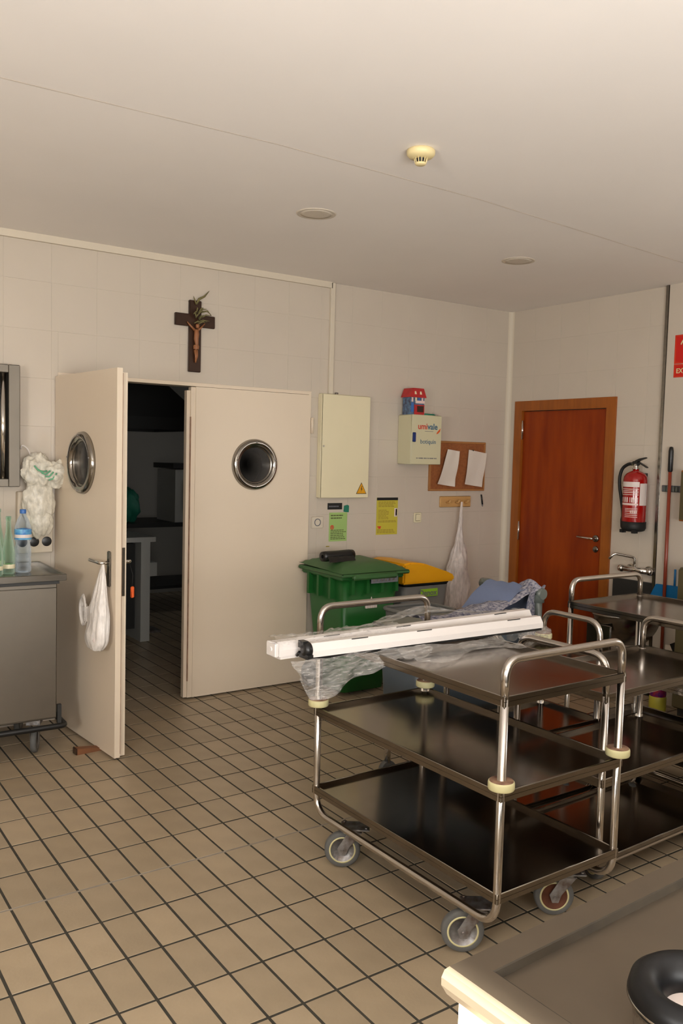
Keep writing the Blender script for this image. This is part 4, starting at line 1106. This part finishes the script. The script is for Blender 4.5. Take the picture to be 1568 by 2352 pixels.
# ------------------------------------------------------------------ ceiling fittings
sdv = thing('smoke_detector', 'ivory smoke detector on the ceiling', 'smoke detector', (2.168, 2.642, ZC))
MB().lathe([(0, 0), (.052, 0), (.056, -.006), (.055, -.018), (.046, -.028), (.026, -.032), (0, -.032)], (0, 0, 0), (0, 0, 1), 40).build('base', 'detector', sdv)
MB().lathe([(.017, -.030), (.016, -.052), (0, -.052)], (0, 0, 0), (0, 0, 1), 24).build('sensor_core', 'dark', sdv)
for k in range(12):
    a = 2*PI*k/12
    MB().tube([(.026*math.cos(a), .026*math.sin(a), -.031), (.0215*math.cos(a), .0215*math.sin(a), -.050)], .0018, 5).build('cage_bar', 'detector', sdv)
MB().lathe([(0, -.058), (.018, -.057), (.022, -.053), (.022, -.049), (0, -.049)], (0, 0, 0), (0, 0, 1), 24).build('cap', 'detector', sdv)
for lab, x, y in (('round ceiling speaker nearer the crucifix', 2.330, 3.642), ('round ceiling speaker nearer the timber door', 3.815, 3.697)):
    sp = thing('ceiling_speaker', lab, 'speaker', (x, y, ZC), 0, 'ceiling speakers')
    MB().lathe([(.078, -.003), (.092, -.004), (.098, -.003), (.100, 0)], (0, 0, 0), (0, 0, 1), 48).build('ring', 'speaker', sp)
    MB().lathe([(0, -.004), (.06, -.004), (.080, -.0035), (.080, 0)], (0, 0, 0), (0, 0, 1), 48).build('grille', 'speaker', sp)

# ------------------------------------------------------------------ foreground table
th = math.radians(2.0)
tb = thing('work_table', 'steel-topped work table in the bottom right corner', 'table', (.829, .897, 0), th)
TL, TD, tz = 1.75, .80, .852
b = MB()
rim = .052
i_ = b.mi('table_steel')
# top with raised rim sloping down to a recessed tray
def ringpts(o, z, y_in=None): return [(o, -TD + o, z), (TL - o, -TD + o, z), (TL - o, -o, z), (o, -o, z)]
R_ = [ringpts(.010, tz - .050), ringpts(.003, tz - .043), ringpts(-.003, tz - .030), ringpts(-.003, tz - .018), ringpts(.0, tz - .006), ringpts(.005, tz), ringpts(rim - .0025, tz), ringpts(rim, tz - .0012), ringpts(rim + .002, tz - .014)]
VR = [[b.bm.verts.new(p) for p in r] for r in R_]
for k in range(len(VR) - 1):
    for q in range(4): b.face([VR[k][q], VR[k][(q+1)%4], VR[k+1][(q+1)%4], VR[k+1][q]], i_)
b.face(VR[-1], i_); b.face(VR[0][::-1], i_)
j_ = b.mi('step_shade')  # step faces below the rim are coloured dark in place of shade
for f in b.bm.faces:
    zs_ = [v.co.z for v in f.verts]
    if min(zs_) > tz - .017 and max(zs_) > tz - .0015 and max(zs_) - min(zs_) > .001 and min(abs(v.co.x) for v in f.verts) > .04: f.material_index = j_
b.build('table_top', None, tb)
MB().box(.012, .030, -TD + .02, -.02, tz - .26, tz - .041).build('apron', 'enamel', tb, label='pale side apron')
MB().box(.030, TL - .03, -.030, -.016, tz - .16, tz - .041).build('apron', 'steel', tb)
for x, y in ((.05, -.05), (TL - .05, -.05), (.05, -TD + .05), (TL - .05, -TD + .05)):
    MB().box(x - .02, x + .02, y - .02, y + .02, 0, tz - .041).build('leg', 'steel', tb)
MB().box(.05, TL - .05, -TD + .05, -.05, .18, .20).build('undershelf', 'steel', tb)

pt = thing('steel_pot', 'steel pot with a thick black rim on the near table', 'pot', (1.000, .600, tz - .0155))
MB().lathe([(0, 0), (.068, 0), (.076, .006), (.079, .035), (.082, .060), (.088, .064), (.085, .068), (.076, .064), (.074, .03), (.068, .010), (0, .008)], (0, 0, 0), (0, 0, 1), 56).build('body', 'chrome', pt)
MB().lathe([(.078, .056), (.084, .058), (.0875, .070), (.084, .084), (.074, .092), (.060, .090), (.048, .080), (.041, .066), (.040, .050), (.045, .046), (.055, .056), (.078, .056)], (0, 0, 0), (0, 0, 1), 56).build('rim', 'potblack', pt, label='thick black rim')
MB().lathe([(0, .042), (.046, .042), (.046, .050), (.040, .052), (0, .052)], (0, 0, 0), (0, 0, 1), 40).build('white_insert', 'white_label', pt, label='white insert')

# ------------------------------------------------------------------ dark kitchen beyond the doorway
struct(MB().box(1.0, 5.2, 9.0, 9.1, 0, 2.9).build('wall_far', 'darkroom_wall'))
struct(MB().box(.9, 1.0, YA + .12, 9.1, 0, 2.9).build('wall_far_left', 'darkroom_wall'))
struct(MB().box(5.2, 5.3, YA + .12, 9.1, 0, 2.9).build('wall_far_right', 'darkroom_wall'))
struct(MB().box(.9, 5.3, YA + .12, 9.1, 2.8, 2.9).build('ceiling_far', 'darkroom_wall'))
hd = thing('extractor_hood', 'dark extractor hood in the unlit kitchen beyond the doorway', 'hood', (2.98, 7.8, 0))
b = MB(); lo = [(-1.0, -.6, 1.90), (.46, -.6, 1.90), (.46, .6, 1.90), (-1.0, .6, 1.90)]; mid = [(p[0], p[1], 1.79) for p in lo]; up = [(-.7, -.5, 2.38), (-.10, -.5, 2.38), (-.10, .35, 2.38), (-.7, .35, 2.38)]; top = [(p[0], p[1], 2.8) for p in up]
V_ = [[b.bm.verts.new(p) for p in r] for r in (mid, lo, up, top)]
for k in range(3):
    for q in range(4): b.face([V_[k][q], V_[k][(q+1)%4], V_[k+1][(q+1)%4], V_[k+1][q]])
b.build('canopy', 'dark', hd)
st = thing('prep_table', 'dim steel table in the kitchen beyond the doorway', 'table', (3.35, 8.1, 0))
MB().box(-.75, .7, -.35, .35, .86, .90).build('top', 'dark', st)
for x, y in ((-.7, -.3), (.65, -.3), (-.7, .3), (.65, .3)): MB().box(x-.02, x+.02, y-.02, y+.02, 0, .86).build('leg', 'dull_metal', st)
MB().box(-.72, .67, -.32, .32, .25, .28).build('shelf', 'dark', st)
ov = thing('oven', 'dim boxy oven standing on the prep table beyond the doorway', 'oven', (3.62, 8.0, .90))
MB().box(-.20, .32, -.2, .25, .0, .52).build('housing', 'dim_white', ov)
MB().box(-.10, .32, -.215, -.201, .10, .42).build('door', 'black', ov)
MB().box(-.24, .34, -.24, .26, .53, .58).build('top_plate', 'dark', ov)
tbg = thing('teal_bag', 'teal plastic bag on the prep table beyond the doorway', 'plastic bag', (2.98, 7.95, .90))
MB().grid(crump(0, .16, .13, .17, .10, 0, 4.0), 30, 20).build('bag', 'teal', tbg)
st2 = thing('work_stand', 'low dim counter left in the kitchen beyond the doorway', 'counter', (2.45, 7.0, 0))
MB().box(-.5, .32, -.3, .3, .84, .88).build('top', 'dim_white', st2)
MB().box(.20, .28, -.28, .28, 0, .84).build('side_panel', 'dim_white', st2)
MB().box(-.48, .18, -.2, .28, .1, .82).build('body', 'dark', st2)
bn = thing('waste_pedal_bin', 'small pale box on a stand beyond the doorway', 'box', (2.85, 7.1, 0))
MB().box(-.07, .07, -.07, .07, .50, .62).build('box', 'dim_white', bn)
MB().cyl((0, 0, .02), (0, 0, .50), .012).build('post', 'dull_metal', bn); MB().box(-.1, .1, -.1, .1, 0, .02).build('foot', 'dull_metal', bn)
